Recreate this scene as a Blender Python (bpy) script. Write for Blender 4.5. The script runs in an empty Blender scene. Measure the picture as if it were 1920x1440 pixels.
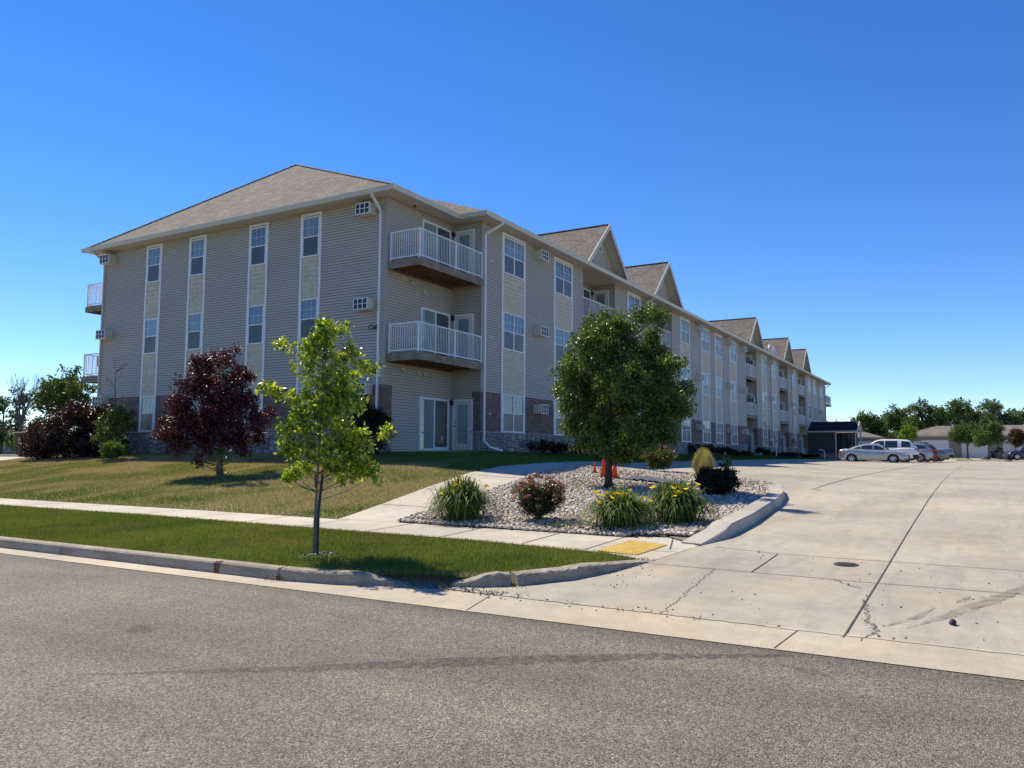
import bpy, bmesh, math, random
import numpy as np
from mathutils import Vector, Matrix
from mathutils.geometry import delaunay_2d_cdt

# ------------------------------------------------------------------ camera, sky, sun, exposure
SC = bpy.context.scene
COL = SC.collection
rng = np.random.default_rng(7)
random.seed(7)

cam_d = bpy.data.cameras.new("camera")
cam = bpy.data.objects.new("camera", cam_d)
COL.objects.link(cam)
cam_d.sensor_width = 36.0
cam_d.lens = 36.0 * 1490.0 / 1920.0
cam_d.clip_start = 0.05
cam_d.clip_end = 6000
cam.matrix_world = Matrix(((0.50393145, -0.07937065, -0.86008918, 0.0),
                           (-0.86372534, -0.03982126, -0.50238711, 0.0),
                           (0.00562495, 0.99604948, -0.08862162, 1.55),
                           (0, 0, 0, 1)))
SC.camera = cam

SUN = Vector((0.26, 0.765, 1.0)).normalized()
world = bpy.data.worlds.new("World")
SC.world = world
world.use_nodes = True
wn = world.node_tree
wn.nodes.clear()
sky = wn.nodes.new("ShaderNodeTexSky")
sky.sky_type = 'NISHITA'
sky.sun_disc = False
sky.sun_elevation = math.asin(SUN.z)
sky.sun_rotation = math.atan2(SUN.x, SUN.y)
sky.altitude = 300
sky.air_density = 0.85
sky.dust_density = 0.0
sky.ozone_density = 4.0
bg = wn.nodes.new("ShaderNodeBackground")
bg.inputs['Strength'].default_value = 0.125
wo = wn.nodes.new("ShaderNodeOutputWorld")
hs = wn.nodes.new("ShaderNodeHueSaturation")
hs.inputs['Saturation'].default_value = 1.27
hs.inputs['Hue'].default_value = .509
wn.links.new(sky.outputs[0], hs.inputs['Color'])
wn.links.new(hs.outputs[0], bg.inputs[0])
wn.links.new(bg.outputs[0], wo.inputs[0])

sun_d = bpy.data.lights.new("sun", 'SUN')
sun_d.energy = 4.8
sun_d.angle = math.radians(0.53)
sun_d.color = (1.0, 0.89, 0.71)
sun = bpy.data.objects.new("sun", sun_d)
COL.objects.link(sun)
sun.rotation_euler = (-SUN).to_track_quat('-Z', 'Y').to_euler()

SC.view_settings.view_transform = 'Standard'
SC.view_settings.look = 'None'
SC.view_settings.exposure = 0.47
SC.view_settings.gamma = 1.0
SC.view_settings.use_curve_mapping = False

# ------------------------------------------------------------------ ground heights
def zd(x):
    return np.interp(x, [-50, 6.7, 7.5, 9.6, 11.2, 14.2, 21, 27.5, 35.6, 60, 80, 100, 125, 4000],
                     [0, 0, .03, .12, .19, .33, .60, .78, .89, 1.03, 1.10, 1.15, 1.48, 1.5])
def zl(x):
    return np.interp(x, [6.4, 7.1, 10.4, 12.1, 23, 27, 75, 95, 101, 125, 4000],
                     [.02, .14, .24, .27, 1.62, 1.66, 1.6, 1.4, 1.15, 1.48, 1.5])
def ze(x):
    return np.interp(x, [23, 30, 45, 73, 100, 125, 4000], [1.28, 1.25, 1.28, 1.32, 1.14, 1.48, 1.5])
def g(x, y):
    x = np.asarray(x, float); y = np.asarray(y, float)
    t = np.clip((y - 4) / 11., 0, 1)
    A = zd(x) * (1 - t) + zl(x) * t
    t1 = np.clip((y - 1) / 12.5, 0, 1); t2 = np.clip((y - 13.5) / 4, 0, 1)
    B = (zd(x) * (1 - t1) + ze(x) * t1) * (1 - t2) + zl(x) * t2
    s = np.clip((x - 22) / 10, 0, 1)
    Z = A * (1 - s) + B * s
    w = np.clip((y - 33) / 5, 0, 1)
    return Z * (1 - w) + np.minimum(Z, 1.28) * w
def g_verge(x, y):
    x = np.asarray(x, float)
    t = np.clip((x - 7.15) / (10.6 - 7.15), 0, 1)
    return (0.15) * (1 - t) + g(np.full_like(x, 10.6), y) * t
def gz(x, y): return float(g(x, y))

# ------------------------------------------------------------------ materials
def hexc(r, gg, b): return (r, gg, b, 1)
class NT:
    def __init__(s, name, rough=.8):
        s.m = bpy.data.materials.new(name); s.m.use_nodes = True
        s.t = s.m.node_tree; s.t.nodes.clear()
        s.out = s.n('ShaderNodeOutputMaterial'); s.p = s.n('ShaderNodeBsdfPrincipled')
        s.p.inputs['Roughness'].default_value = rough
        s.l(s.p.outputs[0], s.out.inputs[0])
    def n(s, t, **k):
        o = s.t.nodes.new(t)
        for a, b in k.items(): setattr(o, a, b)
        return o
    def l(s, a, b): s.t.links.new(a, b)
    def pos(s):
        c = s.n('ShaderNodeNewGeometry'); return c.outputs['Position']
    def mapping(s, sc=(1, 1, 1), rot=(0, 0, 0), src=None):
        m = s.n('ShaderNodeMapping'); m.inputs['Scale'].default_value = sc; m.inputs['Rotation'].default_value = rot
        s.l(src or s.pos(), m.inputs[0]); return m.outputs[0]
    def noise(s, scale, detail=3, rough=.55, vec=None, dist=0):
        o = s.n('ShaderNodeTexNoise'); o.inputs['Scale'].default_value = scale
        o.inputs['Detail'].default_value = detail; o.inputs['Roughness'].default_value = rough
        o.inputs['Distortion'].default_value = dist
        s.l(vec or s.pos(), o.inputs['Vector']); return o
    def vor(s, scale, vec=None, feat='F1'):
        o = s.n('ShaderNodeTexVoronoi'); o.feature = feat; o.inputs['Scale'].default_value = scale
        s.l(vec or s.pos(), o.inputs['Vector']); return o
    def ramp(s, fac, stops):
        r = s.n('ShaderNodeValToRGB')
        while len(r.color_ramp.elements) < len(stops): r.color_ramp.elements.new(.5)
        for e, (p, c) in zip(r.color_ramp.elements, stops):
            e.position = p; e.color = c if len(c) == 4 else (*c, 1)
        s.l(fac, r.inputs[0]); return r.outputs[0]
    def mix(s, a, b, fac, mode='MIX'):
        m = s.n('ShaderNodeMix'); m.data_type = 'RGBA'; m.blend_type = mode
        for v, i in ((fac, 0), (a, 6), (b, 7)):
            if hasattr(v, 'links') or hasattr(v, 'is_linked'): s.l(v, m.inputs[i])
            elif i == 0: m.inputs[0].default_value = v
            else: m.inputs[i].default_value = v if len(v) == 4 else (*v, 1)
        return m.outputs[2]
    def math(s, op, a, b=0.):
        m = s.n('ShaderNodeMath'); m.operation = op
        for i, v in ((0, a), (1, b)):
            if hasattr(v, 'is_linked'): s.l(v, m.inputs[i])
            else: m.inputs[i].default_value = v
        return m.outputs[0]
    def bump(s, h, strength=.5, dist=.01):
        b = s.n('ShaderNodeBump'); b.inputs['Strength'].default_value = strength; b.inputs['Distance'].default_value = dist
        s.l(h, b.inputs['Height']); s.l(b.outputs[0], s.p.inputs['Normal'])
    def color(s, c):
        if hasattr(c, 'is_linked'): s.l(c, s.p.inputs['Base Color'])
        else: s.p.inputs['Base Color'].default_value = c if len(c) == 4 else (*c, 1)

def basic(name, col, rough=.6, metal=0, var=.12, scale=8, spec=.5, bump=0, coat=0):
    t = NT(name, rough)
    n = t.noise(scale, 4)
    a = tuple(c * (1 - var) for c in col[:3]); b = tuple(min(1, c * (1 + var)) for c in col[:3])
    t.color(t.ramp(n.outputs[0], [(.3, a), (.7, b)]))
    t.p.inputs['Metallic'].default_value = metal
    t.p.inputs['Specular IOR Level'].default_value = spec
    t.p.inputs['Coat Weight'].default_value = coat
    if bump: t.bump(n.outputs[0], bump, .01)
    return t.m

def attr_mat(name, rough=.7, transl=0., mult=(1, 1, 1), spec=.3, attr='Col', bumps=0, var=0):
    t = NT(name, rough)
    a = t.n('ShaderNodeAttribute', attribute_name=attr)
    c = a.outputs['Color']
    if var:
        n = t.noise(var, 3); c = t.mix(c, (1.0, 1.0, 1.0), 1.0, 'MULTIPLY') if False else t.mix(c, t.ramp(n.outputs[0], [(.3, (.8, .8, .8)), (.7, (1.15, 1.15, 1.15))]), 1.0, 'MULTIPLY')
    c = t.mix(c, mult, 1.0, 'MULTIPLY')
    t.color(c)
    t.p.inputs['Specular IOR Level'].default_value = spec
    if bumps:
        n = t.noise(bumps, 4); t.bump(n.outputs[0], .4, .01)
    if transl:
        tr = t.n('ShaderNodeBsdfTranslucent'); t.l(t.mix(c, (1.25, 1.2, .55), 1.0, 'MULTIPLY'), tr.inputs[0])
        mx = t.n('ShaderNodeMixShader'); mx.inputs[0].default_value = transl
        t.l(t.p.outputs[0], mx.inputs[1]); t.l(tr.outputs[0], mx.inputs[2]); t.l(mx.outputs[0], t.out.inputs[0])
    return t.m

def mat_asphalt():
    t = NT('asphalt', .85)
    v = t.vor(84); v2 = t.vor(150)
    chips = t.ramp(v.outputs['Color'], [(.0, (.045, .039, .031)), (.35, (.13, .115, .09)), (.72, (.25, .222, .174)), (.96, (.39, .345, .27))])
    fine = t.noise(260, 2)
    c = t.mix(chips, t.ramp(fine.outputs[0], [(.3, (.55, .55, .55)), (.7, (1.4, 1.4, 1.4))]), 1, 'MULTIPLY')
    big = t.noise(.55, 5, .65)
    c = t.mix(c, t.ramp(big.outputs[0], [(.36, (.80, .80, .82)), (.62, (1.12, 1.1, 1.06))]), 1, 'MULTIPLY')
    st = t.noise(1.2, 3, .5, t.mapping((1.6, .12, 1)))
    c = t.mix(c, t.ramp(st.outputs[0], [(.35, (.86, .86, .88)), (.6, (1.05, 1.04, 1.02))]), 1, 'MULTIPLY')
    # darker worn band beside the gutter
    sp = t.n('ShaderNodeSeparateXYZ'); t.l(t.pos(), sp.inputs[0])
    wob = t.math('MULTIPLY', t.noise(1.1, 3).outputs[0], .7)
    edge = t.math('ADD', sp.outputs[0], wob)
    c = t.mix(c, t.ramp(t.math('DIVIDE', edge, 10.0), [(.655, (1.0, 1.0, 1.0)), (.70, (.72, .72, .73))]), 1, 'MULTIPLY')
    t.color(c)
    h = t.math('MULTIPLY', v.outputs['Distance'], -1.0)
    t.bump(h, .9, .012)
    return t.m

def mat_concrete(name, base=(.50, .455, .38), dirt=.5, streaks=True):
    t = NT(name, .85)
    n1 = t.noise(.45, 5, .6); n2 = t.noise(5, 5, .6); n3 = t.noise(70, 3)
    lo = tuple(b * .82 for b in base); hi = tuple(min(1, b * 1.1) for b in base)
    c = t.ramp(n1.outputs[0], [(.36, lo), (.64, hi)])
    c = t.mix(c, t.ramp(n2.outputs[0], [(.3, (.9, .9, .91)), (.62, (1.05, 1.04, 1.03))]), 1, 'MULTIPLY')
    c = t.mix(c, t.ramp(n3.outputs[0], [(.3, (.86, .86, .86)), (.7, (1.1, 1.1, 1.1))]), 1, 'MULTIPLY')
    if streaks:
        s = t.noise(1.4, 5, .65, t.mapping((.25, 1.6, 1), (0, 0, .3)), 1.5)
        c = t.mix(c, t.ramp(s.outputs[0], [(.32, (.74, .75, .78)), (.52, (1, 1, 1))]), dirt, 'MULTIPLY')
        r = t.noise(.9, 3, .5, None, .6)
        c = t.mix(c, (1.04, .93, .80), t.ramp(r.outputs[0], [(.48, (0, 0, 0)), (.7, (.6, .6, .6))]), 'MULTIPLY')
    sp = t.n('ShaderNodeSeparateXYZ'); t.l(t.pos(), sp.inputs[0])
    def bins(o, cuts):
        a = t.math('GREATER_THAN', o, cuts[0])
        for c_ in cuts[1:]: a = t.math('ADD', a, t.math('GREATER_THAN', o, c_))
        return a
    cb = t.n('ShaderNodeCombineXYZ'); t.l(bins(sp.outputs[0], [9.94, 11.46, 21.5, 27, 33, 39, 46, 53, 60]), cb.inputs[0]); t.l(bins(sp.outputs[1], [-3, 1.01, 2.43, 7.65, 9.2, 10.75, 12.3, 15.4, 18.5]), cb.inputs[1])
    wnz = t.n('ShaderNodeTexWhiteNoise'); wnz.noise_dimensions = '3D'; t.l(cb.outputs[0], wnz.inputs['Vector'])
    c = t.mix(c, t.ramp(wnz.outputs['Value'], [(0, (.93, .93, .94)), (1, (1.05, 1.04, 1.02))]), 1, 'MULTIPLY')
    v = t.vor(9)
    c = t.mix(c, t.ramp(v.outputs['Distance'], [(.02, (.5, .5, .5)), (.05, (1, 1, 1))]), .35, 'MULTIPLY')
    t.color(c); t.bump(n3.outputs[0], .25, .006)
    return t.m

def mat_grass_base(name, cols, sc=.6):
    t = NT(name, .95)
    n = t.noise(sc, 4, .6); n2 = t.noise(28, 4, .7)
    c = t.ramp(n.outputs[0], [(.3, cols[0]), (.5, cols[1]), (.7, cols[2])])
    c = t.mix(c, t.ramp(n2.outputs[0], [(.3, (.55, .55, .55)), (.7, (1.35, 1.35, 1.3))]), 1, 'MULTIPLY')
    t.color(c); t.bump(n2.outputs[0], .8, .04)
    return t.m

def axis_vec(t, ax):
    sp = t.n('ShaderNodeSeparateXYZ'); t.l(t.pos(), sp.inputs[0])
    cb = t.n('ShaderNodeCombineXYZ')
    s = t.math('ADD', sp.outputs[0], sp.outputs[1]) if ax == 'both' else sp.outputs[0 if ax == 'x' else 1]
    t.l(s, cb.inputs[0]); t.l(sp.outputs[2], cb.inputs[1])
    return cb.outputs[0], sp

def mat_brick():
    t = NT('brick', .85)
    v, sp = axis_vec(t, 'both')
    b = t.n('ShaderNodeTexBrick'); t.l(v, b.inputs[0])
    b.inputs['Scale'].default_value = 1.0
    b.inputs['Brick Width'].default_value = .40; b.inputs['Row Height'].default_value = .10
    b.inputs['Mortar Size'].default_value = .006; b.inputs['Mortar Smooth'].default_value = .3
    b.inputs['Color1'].default_value = (.23, .15, .125, 1); b.inputs['Color2'].default_value = (.13, .105, .10, 1)
    b.inputs['Mortar'].default_value = (.10, .09, .082, 1); b.inputs['Bias'].default_value = -.1
    n = t.noise(6, 4)
    c = t.mix(b.outputs[0], t.ramp(n.outputs[0], [(.3, (.75, .75, .8)), (.7, (1.35, 1.25, 1.15))]), 1, 'MULTIPLY')
    t.color(c); t.bump(t.math('MULTIPLY', b.outputs['Fac'], -1), .6, .01)
    return t.m

def mat_shake():
    t = NT('shake', .8)
    v, sp = axis_vec(t, 'both')
    b = t.n('ShaderNodeTexBrick'); t.l(v, b.inputs[0])
    b.inputs['Scale'].default_value = 1.0
    b.inputs['Brick Width'].default_value = .17; b.inputs['Row Height'].default_value = .205
    b.offset = .37; b.squash = .8; b.squash_frequency = 3
    b.inputs['Mortar Size'].default_value = .004
    b.inputs['Color1'].default_value = (.68, .61, .47, 1); b.inputs['Color2'].default_value = (.60, .545, .42, 1)
    b.inputs['Mortar'].default_value = (.27, .25, .19, 1)
    n = t.noise(3.5, 4, .7)
    c = t.mix(b.outputs[0], t.ramp(n.outputs[0], [(.3, (.86, .86, .86)), (.7, (1.06, 1.05, 1.03))]), 1, 'MULTIPLY')
    t.color(c)
    return t.m

def mat_siding(name='siding', col=(.47, .42, .355)):
    t = NT(name, .55)
    n = t.noise(.9, 3, .5, t.mapping((.35, .35, 1.0)))
    c = t.ramp(n.outputs[0], [(.3, tuple(k * .95 for k in col)), (.7, tuple(k * 1.05 for k in col))])
    n2 = t.noise(18, 3, .6, t.mapping((.2, .2, 3.0)))
    c = t.mix(c, t.ramp(n2.outputs[0], [(.3, (.965, .965, .965)), (.7, (1.03, 1.03, 1.03))]), 1, 'MULTIPLY')
    t.color(c); t.p.inputs['Specular IOR Level'].default_value = .3
    return t.m

def mat_shingle():
    t = NT('shingles', .95)
    # courses follow height, tabs follow the horizontal run
    sp = t.n('ShaderNodeSeparateXYZ'); t.l(t.pos(), sp.inputs[0])
    cb = t.n('ShaderNodeCombineXYZ'); t.l(t.math('ADD', sp.outputs[0], sp.outputs[1]), cb.inputs[0]); t.l(sp.outputs[2], cb.inputs[1])
    b = t.n('ShaderNodeTexBrick'); t.l(cb.outputs[0], b.inputs[0])
    b.inputs['Scale'].default_value = 1.0; b.inputs['Brick Width'].default_value = .33; b.inputs['Row Height'].default_value = .10
    b.inputs['Mortar Size'].default_value = .012; b.inputs['Mortar Smooth'].default_value = .8
    b.inputs['Color1'].default_value = (.225, .20, .175, 1); b.inputs['Color2'].default_value = (.135, .122, .11, 1)
    b.inputs['Mortar'].default_value = (.055, .048, .042, 1)
    n = t.noise(1.2, 4); n2 = t.noise(9, 4)
    c = t.mix(b.outputs[0], t.ramp(n.outputs[0], [(.3, (.85, .85, .85)), (.7, (1.15, 1.13, 1.1))]), 1, 'MULTIPLY')
    c = t.mix(c, t.ramp(n2.outputs[0], [(.3, (.78, .78, .8)), (.7, (1.25, 1.22, 1.2))]), 1, 'MULTIPLY')
    t.color(c); t.bump(t.math('MULTIPLY', b.outputs['Fac'], -1), .7, .02)
    return t.m

def mat_wood(name='deck_timber', a=(.12, .095, .07), b=(.36, .30, .235)):
    t = NT(name, .9)
    n = t.noise(5, 6, .65, t.mapping((.5, 1.2, 9)), .6)
    n2 = t.noise(1.6, 3)
    c = t.ramp(n.outputs[0], [(.3, a), (.65, b)])
    c = t.mix(c, t.ramp(n2.outputs[0], [(.3, (.7, .68, .66)), (.7, (1.15, 1.12, 1.1))]), 1, 'MULTIPLY')
    t.color(c); t.bump(n.outputs[0], .4, .01)
    return t.m

def mat_pane(name, lo, hi, rough=.06, pleat=0, spec=.5, coat=1.0, rnd=False):
    t = NT(name, .6)
    if pleat:
        v, sp = axis_vec(t, 'both')
        w = t.n('ShaderNodeTexWave'); w.inputs['Scale'].default_value = pleat; w.inputs['Distortion'].default_value = 1.5
        w.inputs['Detail'].default_value = 1; t.l(v, w.inputs[0])
        big = t.noise(.37, 1, .5)
        c = t.ramp(w.outputs['Fac'], [(.1, lo), (.9, hi)])
        c = t.mix(c, t.ramp(big.outputs[0], [(.35, (.7, .75, .78)), (.65, (1.2, 1.18, 1.1))]), 1, 'MULTIPLY')
    else:
        big = t.noise(.7, 2, .5)
        c = t.ramp(big.outputs[0], [(.35, lo), (.65, hi)])
    if rnd:
        oi = t.n('ShaderNodeObjectInfo'); c = t.mix(c, t.ramp(oi.outputs['Random'], [(.05, (.45, .5, .5)), (.35, (.9, .9, .88)), (.7, (1.15, 1.15, 1.12)), (.95, (1.5, 1.45, 1.3))]), 1, 'MULTIPLY')
    t.color(c)
    t.p.inputs['Coat Weight'].default_value = coat; t.p.inputs['Coat Roughness'].default_value = rough
    t.p.inputs['Coat IOR'].default_value = 1.9 if rough < .2 else 1.45
    return t.m

def mat_bark(name, a, b, sc=12):
    t = NT(name, .95)
    n = t.noise(sc, 5, .65, t.mapping((1.5, 1.5, .4)))
    t.color(t.ramp(n.outputs[0], [(.3, a), (.7, b)])); t.bump(n.outputs[0], .9, .02)
    return t.m

def mat_paint(name, col, rough=.35, metal=0.):
    t = NT(name, rough)
    n = t.noise(4, 2); t.color(t.ramp(n.outputs[0], [(.3, tuple(c * .96 for c in col)), (.7, tuple(min(1, c * 1.03) for c in col))]))
    t.p.inputs['Metallic'].default_value = metal
    t.p.inputs['Coat Weight'].default_value = .8; t.p.inputs['Coat Roughness'].default_value = .05
    return t.m

M = {}
M['asphalt'] = mat_asphalt()
M['conc'] = mat_concrete('driveway_concrete', (.395, .36, .29))
M['walk'] = mat_concrete('sidewalk_concrete', (.48, .445, .375), .3)
M['gutter'] = mat_concrete('gutter_concrete', (.46, .405, .31), .4)
def mat_kerb():
    t = NT('curb_concrete', .95)
    n = t.noise(3, 5, .7, t.mapping((1, .5, 3))); n2 = t.noise(55, 4, .7); n3 = t.noise(1.1, 4, .6)
    c = t.ramp(n.outputs[0], [(.25, (.30, .26, .205)), (.5, (.45, .40, .325)), (.75, (.58, .52, .44))])
    c = t.mix(c, t.ramp(n2.outputs[0], [(.3, (.7, .7, .7)), (.7, (1.25, 1.25, 1.22))]), 1, 'MULTIPLY')
    c = t.mix(c, t.ramp(n3.outputs[0], [(.35, (.82, .8, .78)), (.65, (1.12, 1.1, 1.08))]), 1, 'MULTIPLY')
    t.color(c); t.bump(n2.outputs[0], 1.0, .03); return t.m
M['curb'] = mat_kerb()
M['kerb2'] = mat_concrete('island_kerb_concrete', (.43, .40, .35), .4)
M['soil'] = mat_grass_base('soil', [(.13, .105, .075), (.19, .16, .12), (.26, .22, .17)], 1.5)
M['lawn'] = mat_grass_base('lawn_turf', [(.13, .14, .045), (.22, .195, .095), (.32, .265, .155)], .45)
M['verge'] = mat_grass_base('verge_turf', [(.05, .085, .014), (.075, .12, .02), (.12, .145, .035)], .9)
M['far'] = mat_grass_base('far_ground', [(.06, .09, .02), (.10, .12, .04), (.13, .14, .05)], .05)
M['siding'] = mat_siding()
M['trim'] = basic('white_trim', (.80, .80, .80), .4, var=.03)
M['almond'] = basic('almond_metal', (.60, .55, .46), .45, var=.04)
M['soffit'] = basic('soffit_vinyl', (.56, .51, .43), .55, var=.04, scale=1)
M['corner'] = basic('corner_board', (.38, .34, .285), .5, var=.04)
M['shake'] = mat_shake()
M['brick'] = mat_brick()
M['stone'] = attr_mat('cut_stone', .9, 0, bumps=30, var=7)
M['cap'] = basic('stone_cap', (.36, .33, .30), .85, var=.1, bump=.3)
M['shingle'] = mat_shingle()
M['ridge'] = basic('ridge_cap', (.035, .033, .04), .9)
M['wood'] = mat_wood()
M['joist'] = mat_wood('joist_timber', (.10, .06, .035), (.22, .14, .085))
M['blind'] = mat_pane('window_blind', (.055, .085, .105), (.15, .20, .235), .04, 5.5, rnd=True)
M['screen'] = mat_pane('window_screen', (.032, .036, .038), (.065, .068, .066), .25, rnd=True)
M['glass'] = mat_pane('door_glass', (.012, .02, .02), (.03, .05, .05), .03)
M['curtain'] = mat_pane('door_blind', (.10, .15, .14), (.26, .33, .32), .03, 9)
M['doorpaint'] = basic('door_paint', (.62, .62, .58), .5, var=.04)
M['doorglass'] = mat_pane('frosted_door_glass', (.12, .19, .22), (.20, .28, .31), .1)
M['black'] = basic('black_metal', (.015, .015, .016), .5, var=.1)
M['dark'] = basic('dark_grille', (.02, .028, .035), .4)
M['wall_in'] = mat_siding('recess_siding', (.47, .42, .355))
M['white'] = basic('white_metal', (.78, .78, .79), .35, var=.03)

# ------------------------------------------------------------------ object helpers
def prop(o, label=None, cat=None, group=None, kind=None):
    if label: o['label'] = label
    if cat: o['category'] = cat
    if group: o['group'] = group
    if kind: o['kind'] = kind
    return o
def empty(name, loc, rz=0., **k):
    o = bpy.data.objects.new(name, None); COL.objects.link(o)
    o.location = loc; o.rotation_euler = (0, 0, rz); o.empty_display_size = .3
    return prop(o, **k)
def link(name, me, parent=None, loc=None):
    o = bpy.data.objects.new(name, me); COL.objects.link(o)
    if parent: o.parent = parent
    if loc is not None: o.location = loc
    return o
def mesh_np(name, V, F, mat, cols=None, smooth=False):
    V = np.asarray(V, np.float32).reshape(-1, 3); F = np.asarray(F, np.int32)
    k = F.shape[1]; me = bpy.data.meshes.new(name)
    me.vertices.add(len(V)); me.vertices.foreach_set('co', V.ravel())
    me.loops.add(F.size); me.loops.foreach_set('vertex_index', F.ravel())
    me.polygons.add(len(F)); me.polygons.foreach_set('loop_start', np.arange(0, F.size, k, dtype=np.int32))
    me.polygons.foreach_set('loop_total', np.full(len(F), k, np.int32))
    me.update(calc_edges=True)
    if smooth: me.polygons.foreach_set('use_smooth', np.ones(len(F), bool))
    if cols is not None:
        ca = me.color_attributes.new('Col', 'FLOAT_COLOR', 'POINT')
        c = np.ones((len(V), 4), np.float32); c[:, :3] = cols; ca.data.foreach_set('color', c.ravel())
    me.materials.append(mat)
    return me
class MB:
    """collects shapes; each .build() links them as one mesh object"""
    def __init__(s): s.v = []; s.f = []; s.c = []; s.cc = (1, 1, 1); s.mi = []; s.m = 0
    def add(s, vs, fs):
        o = len(s.v); s.v += [tuple(v) for v in vs]; s.c += [s.cc] * len(vs)
        for f in fs: s.f.append([i + o for i in f]); s.mi.append(s.m)
    def box(s, x0, x1, y0, y1, z0, z1):
        s.add([(x0, y0, z0), (x1, y0, z0), (x1, y1, z0), (x0, y1, z0), (x0, y0, z1), (x1, y0, z1), (x1, y1, z1), (x0, y1, z1)],
              [(0, 3, 2, 1), (4, 5, 6, 7), (0, 1, 5, 4), (1, 2, 6, 5), (2, 3, 7, 6), (3, 0, 4, 7)])
    def quad(s, *p): s.add(p, [tuple(range(len(p)))])
    def tube(s, pts, r, n=8, caps=True):
        pts = [Vector(p) for p in pts]
        rs = r if isinstance(r, (list, tuple)) else [r] * len(pts)
        rings = []; ref = None
        for i, p in enumerate(pts):
            d = (pts[min(i + 1, len(pts) - 1)] - pts[max(i - 1, 0)]).normalized()
            if ref is None: ref = d.orthogonal().normalized()
            a = (ref - d * ref.dot(d)).normalized(); b = d.cross(a); ref = a
            rings.append([p + (a * math.cos(t) + b * math.sin(t)) * rs[i] for t in [2 * math.pi * k / n for k in range(n)]])
        vs = [v for R in rings for v in R]; fs = []
        for i in range(len(pts) - 1):
            for k in range(n):
                fs.append((i * n + k, i * n + (k + 1) % n, (i + 1) * n + (k + 1) % n, (i + 1) * n + k))
        if caps: fs += [tuple(range(n - 1, -1, -1)), tuple(range((len(pts) - 1) * n, len(pts) * n))]
        s.add(vs, fs)
    def disc(s, c, ax, r, h, n=16):
        c = Vector(c); ax = Vector(ax).normalized(); s.tube([c - ax * h / 2, c + ax * h / 2], r, n)
    def ball(s, c, r, n=10, m=7, sq=(1, 1, 1)):
        vs = []; fs = []
        for j in range(m + 1):
            t = math.pi * j / m
            for i in range(n):
                a = 2 * math.pi * i / n
                vs.append((c[0] + r * sq[0] * math.sin(t) * math.cos(a), c[1] + r * sq[1] * math.sin(t) * math.sin(a), c[2] + r * sq[2] * math.cos(t)))
        for j in range(m):
            for i in range(n): fs.append((j * n + i, (j + 1) * n + i, (j + 1) * n + (i + 1) % n, j * n + (i + 1) % n))
        s.add(vs, fs)
    def mesh(s, name, mat, smooth=False, col=False):
        me = bpy.data.meshes.new(name); me.from_pydata(s.v, [], s.f)
        mats = mat if isinstance(mat, (list, tuple)) else [mat]
        for m in mats: me.materials.append(m)
        if len(mats) > 1: me.polygons.foreach_set('material_index', s.mi)
        if col:
            ca = me.color_attributes.new('Col', 'FLOAT_COLOR', 'POINT')
            c = np.ones((len(s.v), 4), np.float32); c[:, :3] = np.array(s.c); ca.data.foreach_set('color', c.ravel())
        if smooth: me.polygons.foreach_set('use_smooth', [True] * len(s.f))
        me.update(); return me
    def build(s, name, mat, parent=None, loc=None, smooth=False, col=False, bevel=0):
        o = link(name, s.mesh(name, mat, smooth, col), parent, loc)
        if bevel:
            b = o.modifiers.new('bevel', 'BEVEL'); b.width = bevel; b.segments = 2; b.limit_method = 'ANGLE'
        return o

# ------------------------------------------------------------------ ground sheets
def inpoly(P, poly):
    x, y = P[:, 0], P[:, 1]; c = np.zeros(len(P), bool); n = len(poly)
    for i in range(n):
        x0, y0 = poly[i]; x1, y1 = poly[i - 1]
        k = (y0 > y) != (y1 > y)
        with np.errstate(divide='ignore', invalid='ignore'):
            c ^= k & (x < (x1 - x0) * (y - y0) / (y1 - y0 + 1e-12) + x0)
    return c
def densify(poly, step):
    out = []
    for i, a in enumerate(poly):
        b = poly[(i + 1) % len(poly)]; L = math.hypot(b[0] - a[0], b[1] - a[1]); k = max(1, int(L / step))
        out += [(a[0] + (b[0] - a[0]) * j / k, a[1] + (b[1] - a[1]) * j / k) for j in range(k)]
    return out
def sheet(name, poly, mat, zf, off=0., xs=None, ys=None, step=.7, kind='structure'):
    B = densify(poly, step); xs = xs if xs is not None else np.arange(min(p[0] for p in poly), max(p[0] for p in poly), step)
    ys = ys if ys is not None else np.arange(min(p[1] for p in poly), max(p[1] for p in poly), step)
    G = np.array([(a, b) for a in xs for b in ys]); G = G[inpoly(G, poly)]
    Bn = np.array(B)
    if len(G):
        d = np.min(np.hypot(G[:, None, 0] - Bn[None, :, 0], G[:, None, 1] - Bn[None, :, 1]), axis=1); G = G[d > step * .35]
    pts = [Vector(p) for p in B] + [Vector((a, b)) for a, b in G]
    nb = len(B)
    v, e, f, *_ = delaunay_2d_cdt(pts, [(i, (i + 1) % nb) for i in range(nb)], [], 1, 1e-5)
    V = np.array([(p[0], p[1]) for p in v]); Z = zf(V[:, 0], V[:, 1]) + off
    fs = []
    for t in f:
        a, b, c = [V[i] for i in t]
        fs.append(t if (b[0] - a[0]) * (c[1] - a[1]) - (b[1] - a[1]) * (c[0] - a[0]) > 0 else (t[0], t[2], t[1]))
    me = mesh_np(name, np.c_[V, Z], fs, mat)
    o = link(name, me)
    if kind: prop(o, kind=kind)
    return o

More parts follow.
